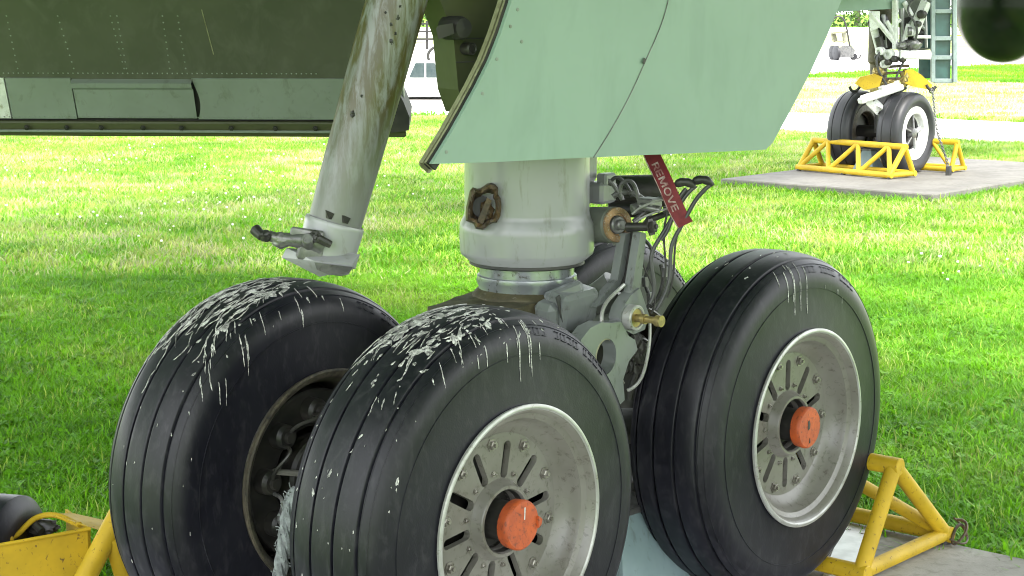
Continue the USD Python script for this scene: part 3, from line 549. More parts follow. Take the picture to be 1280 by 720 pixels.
edge_strip(.006, .03, .0322, .044, 'door_seal', M['seal'])
edge_strip(.0, .04, .0442, .062, 'door_rib', M['cream'])
edge_strip(.012, .05, .0622, .075, 'door_rib', M['cream'])
# seam between the two skins, its small catch, a few fasteners
SP = [on(x, y, Pd - nd * .001, nd) for x, y in ((837, -10), (826, 32), (808, 74), (788, 118), (764, 162), (742, 197))]
S2 = spline(SP, 30)
obj('door_seam', tube(S2, .0017, 6), M['steel'], AC)
obj('door_catch', hull([on(x, y, Pd - nd * q, nd) for q in (.0, .006) for x, y in ((803, 79), (806, 80), (808, 74), (805, 72))]), M['dark'], AC)
for x, y in ((647, 12), (638, 33), (652, 52), (621, 74), (603, 117), (558, 190)):
    obj('fastener', lathe([(0, .0055), (.0015, .005), (.002, 1e-4)], on(x, y, Pd, nd), -nd, 10), M['band'], AC)
# dark rib plate behind it with its knob
rp = [(548, -300), (548, -100), (550, 0), (560, 26), (567, 46), (569, 70), (573, 112), (583, 141), (600, 122), (640, 60), (672, -60), (700, -300)]
Yr = 5.22
obj('door_bracket', plate_px(rp, Yr, .10, '', None, toward=nd), M['olive'], AC, smooth=False)
pn = -nd
obj('bracket_seam', [tube([on(x, y, at(590, 70, Yr - .062), nd) for x, y in P], .0022, 6) for P in (((566, 48), (604, 48)), ((570, 78), (592, 77)))], M['seal'], AC)
obj('door_stop', [lathe([(-.05, .034), (.015, .034), (.03, .028), (.034, 1e-4)], on(572, 35, at(590, 70, Yr - .05), nd), pn, 24),
                  hull([on(x, y, at(590, 70, Yr - .07 - q), nd) for q in (0, .04) for x, y in ((545, 36), (548, 32), (566, 29), (568, 42), (558, 43), (548, 49))])], M['seal'], AC)
obj('bracket_plug', lathe([(-.05, .018), (-.0, .018), (.004, .014), (.001, .010), (.001, 1e-4)], on(590, 61, at(590, 70, Yr - .05), nd), pn, 20), M['dark'], AC)

# inner door with riveted strip -------------------------------------
Yq = 8.7
BL, BR = at(-160, 166, Yq + .1), at(512, 157, Yq - .05)
eu = BR - BL; eu[2] = 0; LU = np.linalg.norm(eu); eu /= LU
en = np.array([eu[1], -eu[0], 0]);  en = en if en[1] < 0 else -en      # towards the camera
lean = math.radians(24)
ev = Z * math.cos(lean) + en * math.sin(lean); pn2 = np.cross(eu, ev); pn2 = pn2 if pn2[1] < 0 else -pn2
Z0 = BL[2]
def q_(u, v, t=0.): return BL + eu * u + ev * v + pn2 * t              # u along, v up the sloping skin, t proud of it
def uvp(x, y):
    p = on(x, y, BL, pn2); return (p - BL) @ eu, (p - BL) @ ev
lip, b0, b1 = uvp(200, 152)[1], uvp(200, 148)[1], uvp(200, 96)[1]
uR, vR = uvp(512, 157); uT, vT = uvp(463, 0)
VT = 1.75
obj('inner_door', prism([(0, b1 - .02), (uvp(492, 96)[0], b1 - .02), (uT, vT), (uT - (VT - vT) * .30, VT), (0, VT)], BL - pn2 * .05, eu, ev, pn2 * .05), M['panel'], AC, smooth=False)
xs = [(-160, 9), (11, 92), (93.5, 243), (245, 505)]
for i, (x0, x1) in enumerate(xs):
    u0, u1 = uvp(x0, 120)[0], uvp(x1, 120)[0]
    if i == 2:   # bent outward at its top
        V = [[q_(u, v, t) for v, t in ((b0 + .003, .004), (b0 + .16, .010), (b1 - .045, .030), (b1 - .02, .034), (b1 - .012, .006), (b1 - .012, -.03), (b0, -.03))] for u in (u0, u1)]
        m = join([grid(np.array(V)), prism([(0, 0), (0.001, 0), (.001, .001)], q_(u0, b0), eu, ev, pn2 * .001)])
        obj('door_strip', m, M['band'], AC, smooth=30)
    else:
        cv = [(u1 + .010 * math.sin(k / 8 * math.pi) * (-1 if i == 2 else 0), b0 + (b1 - b0 - .006) * k / 8) for k in range(9)]
        lf = [(u0 + (.018 * math.sin(k / 8 * math.pi * 1.2) if i == 3 else 0), b0 + (b1 - b0 - .006) * k / 8) for k in range(8, -1, -1)]
        obj('door_strip', prism(cv + lf, BL - pn2 * .03, eu, ev, pn2 * (.034 + .003 * (i % 2))), M['white'] if i == 0 else M['band'], AC, smooth=False)
obj('door_backing', prism([(0, lip * .3), (uR - .03, lip * .3), (uvp(500, 110)[0], b1), (0, b1)], BL - pn2 * .05, eu, ev, pn2 * .022), M['seal'], AC, smooth=False)
uE = uR - .02
obj('door_lip', [beam(q_(0, lip * .62, .0), q_(uE, lip * .62, .0), .055, lip * .34, pn2, .006), beam(q_(0, lip * .16, -.01), q_(uE, lip * .16, -.01), .05, lip * .42, pn2, .008)], M['olive'], AC)
obj('door_rub_strip', beam(q_(0, lip * .42, .026), q_(uE - .1, lip * .42, .026), .012, .012, pn2, .003), M['band'], AC)
for x in (35, 85, 128, 180, 228, 290, 345, 395): 
    u = uvp(x, 154)[0]; obj('lip_bolt', nut(q_(u, lip * .72, .028), pn2, .010, .010), M['dark'], AC)
obj('door_end_cap', prism([uvp(x, y) for x, y in ((498, 108), (506, 124), (513, 142), (512, 158), (494, 161), (478, 161), (480, 108))], BL - pn2 * .08, eu, ev, pn2 * .12), M['seal'], AC, smooth=False)
riv = []
def rivets(pts): riv.extend(lathe([(0, .0042), (.0018, .003), (.0024, 1e-4)], p, pn2, 6) for p in pts)
for x in np.arange(-20, 400, 6.2): rivets([q_(uvp(x, 94)[0], b1 + .018, .0), q_(uvp(x + 2, 149)[0], b0 + .010, .008)])
for xt, xb in ((8, 22), (72, 92), (138, 155), (146, 158), (203, 212), (222, 232)):
    for k in range(9):
        y = 20 + k * 8.2; x = xt + (xb - xt) * k / 8; u, v = uvp(x, y); rivets([q_(u, v, 0)])
for k in range(5): u, v = uvp(412, 108 + 7 * k); rivets([q_(u, v, .008)])
obj('rivets', riv, M['band'], AC, kind='stuff', smooth=False)
u, v = uvp(259, 25); obj('door_scratch', beam(q_(*uvp(252, 12), .001), q_(*uvp(267, 68), .001), .004, .002, pn2), M['cream'], AC)

# wing and body over the gear: they shade the wheels -----------------
wz = 3.2
def wing_section(b, a0, a1, zb, th):
    xs_ = np.linspace(0, 1, 17); yt = 5 * th * (.2969 * np.sqrt(xs_) - .126 * xs_ - .3516 * xs_ ** 2 + .2843 * xs_ ** 3 - .1036 * xs_ ** 4)
    return [W(a1 + (a0 - a1) * x, b, zb + th * .42 - y * .35) for x, y in zip(xs_, yt)] + [W(a1 + (a0 - a1) * x, b, zb + th * .42 + y) for x, y in zip(xs_[::-1][1:-1], yt[::-1][1:-1])]
V = np.array([wing_section(b, -4.0 + .13 * max(b, 0), 4.3 - .16 * max(b, 0), wz + .04 * max(0, b), 1.3 - .045 * max(b, 0)) for b in (-7.2, -4, 0, 4, 8, 14)])
obj('wing', grid(V, False, True), M['mint'], AC, smooth=50)
prof = [(-17, .01), (-16.6, .5), (-13, 1.1), (-6, 1.55), (0, 1.72), (14, 1.72), (18.5, 1.62), (20.6, 1.25), (21.6, .75), (22.1, .01)]
obj('fuselage', lathe(prof, W(0, -7.2, 4.02), T, 48), M['mint'], AC, smooth=50)

# nose gear ---------------------------------------------------------
NA, NB, NZ, NR = 14.86, -7.20, .14 + .475, .49
NPROF = tyre_profile(NR, .160, .315, (-.06, .06), .010, .006, bead=.12)
for s, lab in ((1, None), (-1, None)):
    Cn = W(NA, NB + s * .335, NZ); F = Cn + .115 * N
    w = obj('nose_wheel', [lathe([(-.20, .30), (-.05, .318), (0.0, .325), (.012, .318), (.014, .245), (.004, .232), (-.03, .222), (-.05, .215), (-.06, .20)], F, N, 64)], M['white'] if s > 0 else M['rim_dirty'], AC)
    for q in np.arange(5) * 1.2566 + .25 if s > 0 else ():
        dv = math.cos(q) * T + math.sin(q) * Z; obj('spoke', beam(F + .05 * dv - .02 * N, F + .215 * dv - .045 * N, .045 if q < 1 or q > 5 else .026, .03, N, .006), M['plate'] if q < 1 or q > 5 else M['steel'], w)
    obj('hub', lathe([(-.06, .07), (.0, .062), (.012, .04), (.012, 1e-4)], F, N, 24), M['steel'], w)
    obj('brake_drum', lathe([(-.19, .12), (-.19, .2), (-.085, .205), (-.085, .01)], F, N, 32), M['dark'], w)
    if s < 0: obj('inner_dish', lathe([(-.20, .30), (-.20, .10), (-.22, .06)], F, N, 40), M['dark'], w); obj('inner_flange', lathe([(-.20, .30), (-.235, .318), (-.245, .312), (-.235, .285)], F, N, 48), M['steel'], w)
    obj('tyre', tyre_mesh(Cn, NR, NPROF, .14, 96), M['rubber_old'], w, smooth=42)
NC = W(NA, NB)
obj('nose_axle', cyl(W(NA, NB - .33, NZ), W(NA, NB + .33, NZ), .07, seg=24), M['dark'], AC)
nY = NC[1]
npx = lambda x, y, q=0.: at(x, y, nY - .1 - q)
obj('nose_leg', [lathe([(.60, .085), (1.05, .085), (1.06, .12), (1.20, .12), (1.21, .10)], NC, Z, 32)], M['steel'], AC)
obj('nose_strut', lathe([(1.15, .10), (1.42, .105), (1.45, .13), (2.6, .135)], NC - N * .06, Z, 32), M['pivot'], AC)
obj('nose_sleeve', [hull([npx(x, y, q) for q in (.05, .25) for x, y in ((1086, 14), (1100, 14), (1100, 34), (1092, 38), (1087, 34))]), cyl(npx(1092, 34, .1), npx(1100, 66, .1), .045, seg=14)], M['white'], AC)
obj('nose_gusset', [hull([npx(x, y, q) for q in (.05, .10) for x, y in ((1096, 34), (1104, 60), (1122, 62), (1110, 34))]), hull([npx(x, y, q) for q in (.0, .04) for x, y in ((1124, 24), (1140, 20), (1142, 44), (1130, 58), (1124, 56))])], M['dark'], AC, smooth=False)
obj('nose_valve', [cyl(npx(1135, 39, .32), npx(1139, 39, .32), .05, seg=14), rock(npx(1142, 56, .3), (.09, .06, .06), 12, 2, .4), rock(npx(1128, 57, .3), (.07, .05, .05), 13, 2, .4)], M['steel'], AC, smooth=25)
obj('nose_panel', [hull([npx(x, y, q) for q in (-.25, -.20) for x, y in ((1122, 0), (1164, -4), (1164, 62), (1128, 64))])], M['belly'], AC, smooth=False)
for A, B, w_ in (((1128, 4), (1128, 62), .035), ((1140, 22), (1156, 36), .035), ((1156, -4), (1158, 60), .03), ((1134, 34), (1148, 14), .03), ((1104, 18), (1108, 60), .04)):
    obj('nose_brace', beam(npx(*A, .1), npx(*B, .1), w_, w_, N, .006), M['plate'], AC)
for x, y, r_ in ((1152, 18, .05), (1147, 30, .035), (1138, 60, .035), (1118, 74, .04), (1128, 74, .035), (1110, 78, .035)):
    obj('nose_lug', lathe([(-.04, r_), (.03, r_), (.04, r_ * .7), (.04, 1e-4)], npx(x, y, .32), -T, 12), M['dark'], AC)
obj('nose_hose', tube(spline([npx(1142, 0, .3), npx(1136, 16, .32), npx(1146, 34, .34), npx(1140, 58, .32), npx(1128, 80, .3), npx(1120, 98, .3)], 30), .014, 8), M['hose'], AC)
obj('nose_hose', tube(spline([npx(1104, 62, .3), npx(1096, 76, .33), npx(1100, 92, .33), npx(1110, 108, .3)], 24), .014, 8), M['hose'], AC)
obj('nose_bracket', [beam(npx(1100, 84, .2), npx(1136, 82, .2), .10, .03, Z, .006), beam(npx(1098, 92, .2), npx(1136, 90, .2), .12, .03, Z, .006), beam(npx(1100, 99, .22), npx(1134, 98, .22), .10, .035, Z, .006)], M['rust'], AC)
obj('nose_clamp', [rock(npx(1098, 90, .25), (.07, .06, .06), 21, 2, .6), rock(npx(1131, 98, .25), (.06, .06, .09), 22, 2, .6), rock(npx(1112, 104, .25), (.08, .06, .05), 23, 2, .6)], M['brass'], AC, smooth=25)
obj('nose_collar', [lathe([(zz, r) for zz, r in ((1.02, .10), (1.02, .19), (1.07, .20), (1.075, .15), (1.11, .15), (1.115, .21), (1.16, .21), (1.165, .16), (1.20, .16), (1.205, .2), (1.23, .2), (1.235, .12))], NC, Z, 32)], M['brass'], AC)
obj('nose_torque_link', [beam(npx(1128, 108, .25), npx(1074, 127, .45), .09, .07, Z, .015), beam(npx(1122, 103, .25), npx(1100, 112, .3), .10, .06, Z, .01), hull([npx(1088, 130, .3), npx(1110, 146, .2), npx(1114, 140, .2), npx(1096, 124, .3), npx(1100, 134, .36)]), beam(npx(1120, 108, .25), npx(1076, 122, .4), .05, .04, Z, .01), hull([npx(1082, 130, .4), npx(1088, 122, .4), npx(1100, 138, .3), npx(1096, 144, .3), npx(1090, 136, .36)])], M['white'], AC)
obj('nose_fork', [beam(npx(1112, 112, .1), npx(1098, 142, .12), .1, .12, N, .02), beam(npx(1132, 108, 0), npx(1105, 124, .1), .06, .06, Z, .01)], M['dark'], AC)
for A, B, w_ in (((1119, 0), (1119, 62), .06), ((1088, 16), (1126, 62), .05), ((1112, 36), (1126, 24), .04), ((1108, 26), (1122, 52), .045), ((1136, 30), (1128, 60), .05), ((1158, 2), (1142, 40), .10), ((1150, 22), (1144, 44), .05), ((1142, 46), (1168, 46), .04), ((1140, 20), (1130, 2), .05)):
    obj('nose_brace', beam(npx(*A, .25), npx(*B, .25), w_, w_, N, .008), M['white'], AC)
obj('nose_crossbar', beam(npx(1124, 68, .3), npx(1163, 69, .3), .115, .10, Z, .01), M['white'], AC)
for x, y, r in ((1100, 64, .05), (1111, 68, .06), (1098, 72, .04), (1138, 40, .05), (1134, 54, .04), (1143, 55, .04), (1106, 80, .05)):
    obj('nose_lug', lathe([(-.05, r), (.03, r), (.04, r * .8), (.04, r * .4), (.02, r * .4), (.02, 1e-4)], npx(x, y, .28), -T, 16), M['white'] if r > .045 else M['dark'], AC)
obj('nose_linkage', [beam(npx(1096, 22), npx(1108, 62), .18, .2, N, .02), rock(npx(1146, 48, .05), .09, 4, 2), rock(npx(1150, 30, .0), (.07, .07, .12), 5, 2), cyl(npx(1098, 46, .15), npx(1102, 62, .15), .05, seg=12)], M['dark'], AC, smooth=25)
# framed panel of the nose gear (white frame, teal fields)
Yl = nY - .35
fr = []
def bar(p, q_, w_, d_=.05): fr.append(beam(at(*p, Yl), at(*q_, Yl), d_, w_, np.array([0, -1, .0]) , .006))
for x, w_ in ((1166, .055), (1192, .085)): bar((x, -90), (x + (1 if x > 1180 else 0), 103), w_)
for y in (-38, 14, 48, 72, 101): bar((1167, y), (1191, y), .032)
obj('nose_door_frame', fr, M['frame'], AC)
for y0, y1 in ((-88, -40), (-36, 12.5), (16, 46.5), (50, 70.5), (74, 99.5)):
    obj('nose_door_field', box((at(1178.5, (y0 + y1) / 2, Yl + .05)), np.array([.09, 0, 0]), np.array([0, .012, 0]), Z * ((y1 - y0) * .00935 / 2), .004), M['teal'], AC)
for y0, y1 in ((12, 46), (48, 60), (74, 98)):
    obj('nose_door_field', box(at(1156, (y0 + y1) / 2, Yl + .25), np.array([.075, 0, 0]), np.array([0, .012, 0]), Z * ((y1 - y0) * .0095 / 2), .004), M['teal'], AC)
# mint nose door along the left
obj('nose_gear_door', [prism([((at(x, y, nY - .3) - at(1045, 10, nY - .3)) @ np.array([1, 0, 0]), at(x, y, nY - .3)[2]) for x, y in ((960, 20), (1050, 14.5), (1127, 10.5), (1132, 9), (1136, -70), (960, -70))], at(1045, 10, nY - .3) * np.array([1, 1, 0]), np.array([1., 0, 0]), Z, np.array([0, .03, 0]))], M['mint'], AC, smooth=False)
# chin radome beyond
rc = at(1256, 20, 25.5)
rcz = at(1256, 79, 25.5)[2]
obj('chin_radome', lathe([(rcz + .80 * (1 - math.cos(t)), max(.001, .69 * math.sin(t))) for t in np.linspace(0, math.pi / 2, 28)] + [(rcz + .95, .69), (rcz + 1.3, .69)], np.array([rc[0], rc[1], 0]), Z, 96), M['radome'], AC, smooth=True)

# ------------------------------------------------------------------ tie-down gear on the nose: yellow yoke and chains
yk = thing('towing_yoke', 'bright yellow flat steel yoke clamped across the top of the twin nose wheels', 'towing yoke', npx(1110, 100, .1))
for pts in ([(1068, 104), (1074, 96), (1092, 92), (1102, 96), (1098, 108), (1080, 112)], [(1130, 88), (1138, 86), (1150, 93), (1164, 106), (1161, 112), (1140, 108), (1128, 103)]):
    obj('yoke_arm', plate_px(pts, nY - .12 + (-.30 if pts[0][0] < 1100 else -.22), .06, '', None, toward=-_F * np.array([0, 1, 0])), M['yellow'], yk, smooth=False)
obj('yoke_hook', [tube(spline([npx(1062, 108, -.2), npx(1068, 114, -.2), npx(1075, 108, -.2), npx(1072, 98, -.2)], 12), .018, 8)], M['dark'], yk)
obj('yoke_hook', [tube(spline([npx(1158, 106, .35), npx(1164, 112, .35), npx(1170, 108, .35)], 12), .018, 8)], M['dark'], yk)
def chain(P, r, n, name, label):
    P = spline(P, n); out = []
    for k in range(n - 1):
        c = (P[k] + P[k + 1]) / 2; dv = P[k + 1] - P[k]; l = np.linalg.norm(dv); ax, u, v = basis(dv); side = u if k % 2 else v
        t = np.linspace(0, 2 * math.pi, 11); out.append(tube(np.array([c + ax * math.cos(q) * l * .78 + side * math.sin(q) * r * 2.2 for q in t]), r, 5, False))
    t_ = thing(name, label, 'chain', P[-1]); obj('links', out, M['steel'], t_); obj('end_hook', [tube(spline([P[0] + Z * .03, P[0] + _R * .03, P[0] - Z * .04, P[0] - _R * .03], 10), r * 1.4, 6)], M['dark'], t_); obj('ratchet', box(P[-1] + (P[-3] - P[-1]) * .6, _R * .025, T * .03, Z * .07, .008), M['dark'], t_); return t_
chain([npx(1165, 112, .4), npx(1168, 135, .45), npx(1172, 165, .5), npx(1180, 190, .5), npx(1186, 218, .5)], .006, 40, 'tie_down_chain', 'slack steel chain hanging right of the nose wheel to the pad')

# ------------------------------------------------------------------ yellow tubular chocks
def chock(label, a_feet, a_apex, z0, zt, b0, b1, r, nz, side, cat='wheel chock', frame=(0, 0, 0)):
    """tubular prism lying along the axle direction; a_feet the two foot rails, apex rail above"""
    t = thing('wheel_chock', label, cat, W(frame[0] + a_feet[0], frame[1] + (b0 + b1) / 2, z0 - r), 'yellow tubular steel chocks')
    f0, f1 = a_feet; ca, sa = math.cos(frame[2]), math.sin(frame[2])
    p = lambda a, b, zz: W(frame[0] + a * ca + b * sa, frame[1] - a * sa + b * ca, zz)
    obj('apex_rail', cyl(p(a_apex, b0, zt), p(a_apex, b1 + r * .9, zt), r * 1.05, seg=18, bev=.003), M['yellow'], t)
    obj('foot_rail', cyl(p(f0, b0 - r, z0), p(f0, b1 + r, z0), r, seg=18, bev=.003), M['yellow'], t)
    obj('foot_rail', cyl(p(f1, b0 - r, z0), p(f1, b1 + r, z0), r, seg=18, bev=.003), M['yellow'], t)
    for b in (b0, b1):
        obj('end_brace', cyl(p(a_apex, b, zt), p(f0, b, z0), r * .95, seg=16), M['yellow'], t)
        obj('end_brace', cyl(p(a_apex, b, zt), p(f1, b, z0), r * .95, seg=16), M['yellow'], t)
        obj('end_tie', cyl(p(f0, b, z0), p(f1, b, z0), r * .92, seg=16), M['yellow'], t)
    ks = np.linspace(b0, b1, nz * 2 + 1); fz = f1 if side > 0 else f0
    for i in range(nz * 2):
        A, B = (p(fz, ks[i], z0), p(a_apex, ks[i + 1], zt)) if i % 2 == 0 else (p(a_apex, ks[i], zt), p(fz, ks[i + 1], z0))
        obj('lattice_tube', cyl(A, B, r * .82, seg=14), M['yellow'], t)
    for b in (b0, (b0 + b1) / 2, b1):
        obj('foot_pad', lathe([(0, r * .95), (r * 1.1, r * .8), (r * 1.1, 1e-4)], p(fz, b, z0 - r * 1.5), Z, 12), M['dark'], t)
    return t
rr = .030
ck = chock('yellow tubular chock at the front of the right main wheel', (.985, 1.60), 1.195, PAD + rr + .006, .475, -1.0, .565, rr, 2, 1)
e = W(1.64, .58, PAD + .03)
obj('wire_loop', [tube(spline([e + T * .02 + Z * .05, e + N * .05 + Z * .02, e - T * .06 - Z * .02 + N * .03, e - T * .02 + N * .02 + Z * .03, e + T * .03 + N * .04 - Z * .01], 20), .006, 6), tube(spline([e + Z * .06, e + T * .04 + N * .03, e - T * .02 + N * .06 - Z * .02, e - T * .07 + N * .02], 18), .004, 6)], M['rust'], ck)
chock('yellow lattice chock behind the twin nose wheels, nearest side', (-.0, .42), .25, .14 + .045, .50, -.70, .70, .034, 3, -1, frame=(14.10, -7.26, -.185))
chock('yellow chock standing in front of the nose wheels beside the chain', (15.14, 15.46), 15.26, .14 + .045, .50, -7.7, -6.40, .030, 2, -1)

# yellow trolley at the lower left with its small tyre ---------------
tr = thing('chock_trolley', 'yellow sheet steel trolley with a tube leg at the lower left, beside the left wheel', 'trolley', at(40, 720, 5.9) * np.array([1, 1, 0]))
Yt = 5.75
pl = lambda x, y, q=0.: at(x, y, Yt + q)
A, B = pl(-70, 694, -.12), pl(113, 661, .12)
dn = np.cross(B - A, Z); dn /= np.linalg.norm(dn); dn = dn if dn[1] > 0 else -dn
obj('side_panel', prism([(0, 0), (1, 0), (1, -.36), (0, -.36)], A, B - A, Z, dn * .012), M['yellow'], tr, smooth=False)
obj('panel_lip', tube([A, B], .007, 8), M['yellow'], tr)
obj('back_panel', prism([(0, -.02), (1, -.02), (1, -.36), (0, -.36)], A + dn * .28 - Z * .09, B - A, Z, dn * .012), M['yellow'], tr, smooth=False)
obj('end_panel', hull([B, B - Z * .36, B + dn * .28, B + dn * .28 - Z * .36, B + (A - B) * .02, B + (A - B) * .02 - Z * .36, B + (A - B) * .02 + dn * .28]), M['yellow'], tr, smooth=False)
obj('bent_rod', tube(spline([pl(14, 672, .12), pl(28, 662, .16), pl(44, 648, .2), pl(64, 643.5, .22), pl(86, 650, .2), pl(100, 656, .16)], 24), .010, 10), M['yellow'], tr)
obj('rod_boss', ball(pl(9, 674, .1), .022, 2), M['yellow'], tr)
obj('cover_flap', hull([pl(66, 642, .22), pl(92, 641.5, .3), pl(130, 650, .3), pl(130, 658, .2), pl(122, 662, .14), pl(92, 652, .16), pl(92, 654, .16)]), M['yellow'], tr, smooth=False)
obj('tube_leg', [cyl(pl(150, 640, .1), pl(100, 735, -.05), .036, seg=20), cyl(pl(140, 672, .05), pl(160, 740, .1), .030, seg=18)], M['yellow'], tr)
obj('latch', [rock(pl(55, 660, .22), (.05, .03, .03), 8, 2), cyl(pl(44, 656, .2), pl(52, 664, .18), .014, seg=10)], M['dark'], tr)
wc = pl(6, 704, .2)
tt = obj('tyre', lathe([(-.07, .09), (-.085, .12), (-.08, .17), (-.05, .205), (.05, .205), (.08, .17), (.085, .12), (.07, .09)], wc + Z * (.205 - wc[2]) + Z * .0, N * .9 + T * .44, 48), M['rubber'], tr)
obj('wheel', lathe([(-.05, .01), (-.05, .09), (.05, .09), (.05, .01)], wc + Z * (.205 - wc[2]), N * .9 + T * .44, 32), M['dark'], tr)

# pale blue stands, plate on the pad, frayed rope -------------------
def stand(label, C, w0, w1, h, z0, dirs=(T, N)):
    t = thing('support_stand', label, 'jack stand', C + Z * z0); u, v = dirs
    obj('body', hull([C + Z * zz + u * i * w + v * j * w for zz, w in ((z0 + .03, w0), (z0 + h, w1)) for i in (-1, 1) for j in (-1, 1)]), M['blue'], t, smooth=False)
    obj('base_plate', box(C + Z * (z0 + .015), u * w0 * 1.25, v * w0 * 1.25, Z * .0145, .004), M['blue'], t)
    obj('saddle', box(C + Z * (z0 + h + .012), u * w1 * 1.15, v * w1 * 1.15, Z * .0115, .004), M['steel'], t)
bs = W(.24, .06)
stand('pale blue steel stand on the pad between the two right-hand main wheels', bs, .20, .10, .34, PAD)
stand('pale blue wedge behind the yellow lattice under the nose axle', W(NA - .22, NB - .03), .14, .06, .26, .14)
q0 = [gz(x, y, PAD) for x, y in ((1056, 654), (1086, 664), (1068, 716), (1028, 724))]
pt = thing('steel_plate', 'thin galvanised plate lying on concrete under the right main wheel', 'metal plate', np.mean(q0, 0))
obj('sheet', hull([p + Z * h for p in q0 for h in (.003, .009)]), M['plate'], pt, smooth=False)
for k, (x, y) in enumerate(((1062, 662), (1078, 667), (1038, 708), (1060, 712))): obj('screw', lathe([(0, .007), (.003, .006), (.004, 1e-4)], gz(x, y, PAD + .009), Z, 8), M['bolt'], pt)
rp_ = spline([at(372, 612, 5.0), at(362, 634, 4.98), at(357, 668, 4.96), at(352, 705, 4.96), at(348, 770, 4.98)], 60)
rop = []
for k in range(3):
    t = np.linspace(0, 14, 60) + k * 2.09; rop.append(tube(rp_ + .010 * np.stack([np.cos(t), np.sin(t), 0 * t], 1), .011 + .004 * meshkit.noise(np.stack([t, t * 0, t * 0 + k], 1)), 7))
rg = random.Random(2)
for k in range(120):
    p = rp_[rg.randrange(60)]; v = np.array([rg.gauss(0, 1), rg.gauss(0, 1), rg.gauss(0, .8)]); v /= np.linalg.norm(v)
    rop.append(tube([p + v * .012, p + v * .024 + Z * rg.gauss(0, .004), p + v * .032 + Z * rg.gauss(0, .01)], .0016, 4))
rt = thing('frayed_rope', 'frayed grey rope hanging down between the two left-hand main wheels', 'rope', rp_[-1]); obj('strands', rop, M['rope'], rt)

# red streamer ------------------------------------------------------
st = thing('warning_streamer', 'red fabric warning streamer hanging below the mint door beside the grey leg', 'streamer', at(838, 240, 5.45))
SU = spline([at(806, 150, 5.62), at(816, 196, 5.56), at(830, 226, 5.52), at(843, 256, 5.50), at(857, 281, 5.49)], 40)
tl = np.r_[0, np.cumsum(np.linalg.norm(np.diff(SU, axis=0), axis=1))]
wd = at(20, 0, 5.4) - at(0, 0, 5.4); wv = np.array([math.cos(.42), 0, math.sin(.42)]) * .026 + np.array([0, .006, 0])
def rib(u, v, h):   # u along, v across -1..1
    c = np.array([np.interp(u, tl, SU[:, k]) for k in range(3)]).T
    return c + np.asarray(v)[:, None] * wv * (1 + .0 * u[:, None]) + np.array([0, -1., 0]) * (np.asarray(h) + .006 * np.sin(np.asarray(u) * 33) + .004 * np.asarray(v) * np.sin(np.asarray(u) * 21 + 1))[:, None]
uu = np.linspace(0, tl[-1], 50)
obj('webbing', grid(np.stack([rib(uu, np.full(50, v), np.full(50, h)) for v, h in ((-1, 0), (-.33, .001), (.33, .001), (1, 0), (1, -.002), (-1, -.002))], 1), False, True), M['red'], st)
obj('stitched_edge', [tube(rib(uu, np.full(50, v), np.full(50, .001)), .0014, 5) for v in (-.93,)], M['print'], st)
tm = meshkit.text_mesh('REMOVE', .024, .0006, True); v = tm.vertices.copy(); v = trimesh.Trimesh(v, tm.faces).subdivide().vertices if False else v
tx = v[:, 0]; L0 = tx.max()
pos = rib(tl[-1] * .40 + tx / L0 * tl[-1] * .46, (v[:, 1] - .012) / .012 * .40 - .12, .0016 + v[:, 2])
obj('lettering', trimesh.Trimesh(pos, tm.faces, process=False), M['print'], st, smooth=False)

# ------------------------------------------------------------------ background things
# walk-behind mower
mwp = gz(1055, 75, 0); mY = mwp[1]; mp = lambda x, y, q=0.: at(x, y, mY + q)
mw = thing('walk_mower', 'grey walk-behind mower with a tall loop handle on the far lawn', 'mower', mwp)
obj('engine_deck', hull([mp(x, y, q) for q in (-.4, .4) for x, y in ((1046, 72), (1046, 62), (1053, 57), (1064, 58), (1069, 63), (1066, 72))]), M['steel'], mw, smooth=False)
obj('engine', hull([mp(x, y, q) for q in (-.3, .3) for x, y in ((1053, 64), (1054, 58), (1064, 57), (1068, 62), (1064, 66))]), M['tint'], mw, smooth=False)
for q in (-.45, .45):
    obj('wheel', lathe([(-.08, .02), (-.08, .22), (-.05, .3), (.05, .3), (.08, .22), (.08, .02)], np.array([mp(1043, 70)[0], mY + q, .3]), np.array([1., .25, 0]), 24), M['rubber_old'], mw)
obj('wheel', lathe([(-.06, .02), (-.06, .14), (.06, .14), (.06, .02)], np.array([mp(1067, 72)[0], mY, .14]), np.array([0, 1., 0]), 20), M['rubber_old'], mw)
for q in (-.3, .3):
    obj('handle', tube(spline([mp(1063, 60, q), mp(1060, 44, q), mp(1057, 30, q), mp(1051, 21, q), mp(1045, 21, q), mp(1041, 27, q)], 20), .035, 8), M['dark'], mw)
obj('console', [beam(mp(1040, 41), mp(1058, 40), .5, .08, Z), beam(mp(1043, 52), mp(1056, 52), .4, .05, Z), beam(mp(1041, 41), mp(1044, 52), .3, .06, N), beam(mp(1055, 40), mp(1057, 53), .3, .06, N)], M['cream'], mw)
obj('tow_hook', [tube(spline([mp(1068, 70), mp(1072, 73), mp(1076, 69)], 8), .03, 6)], M['dark'], mw)

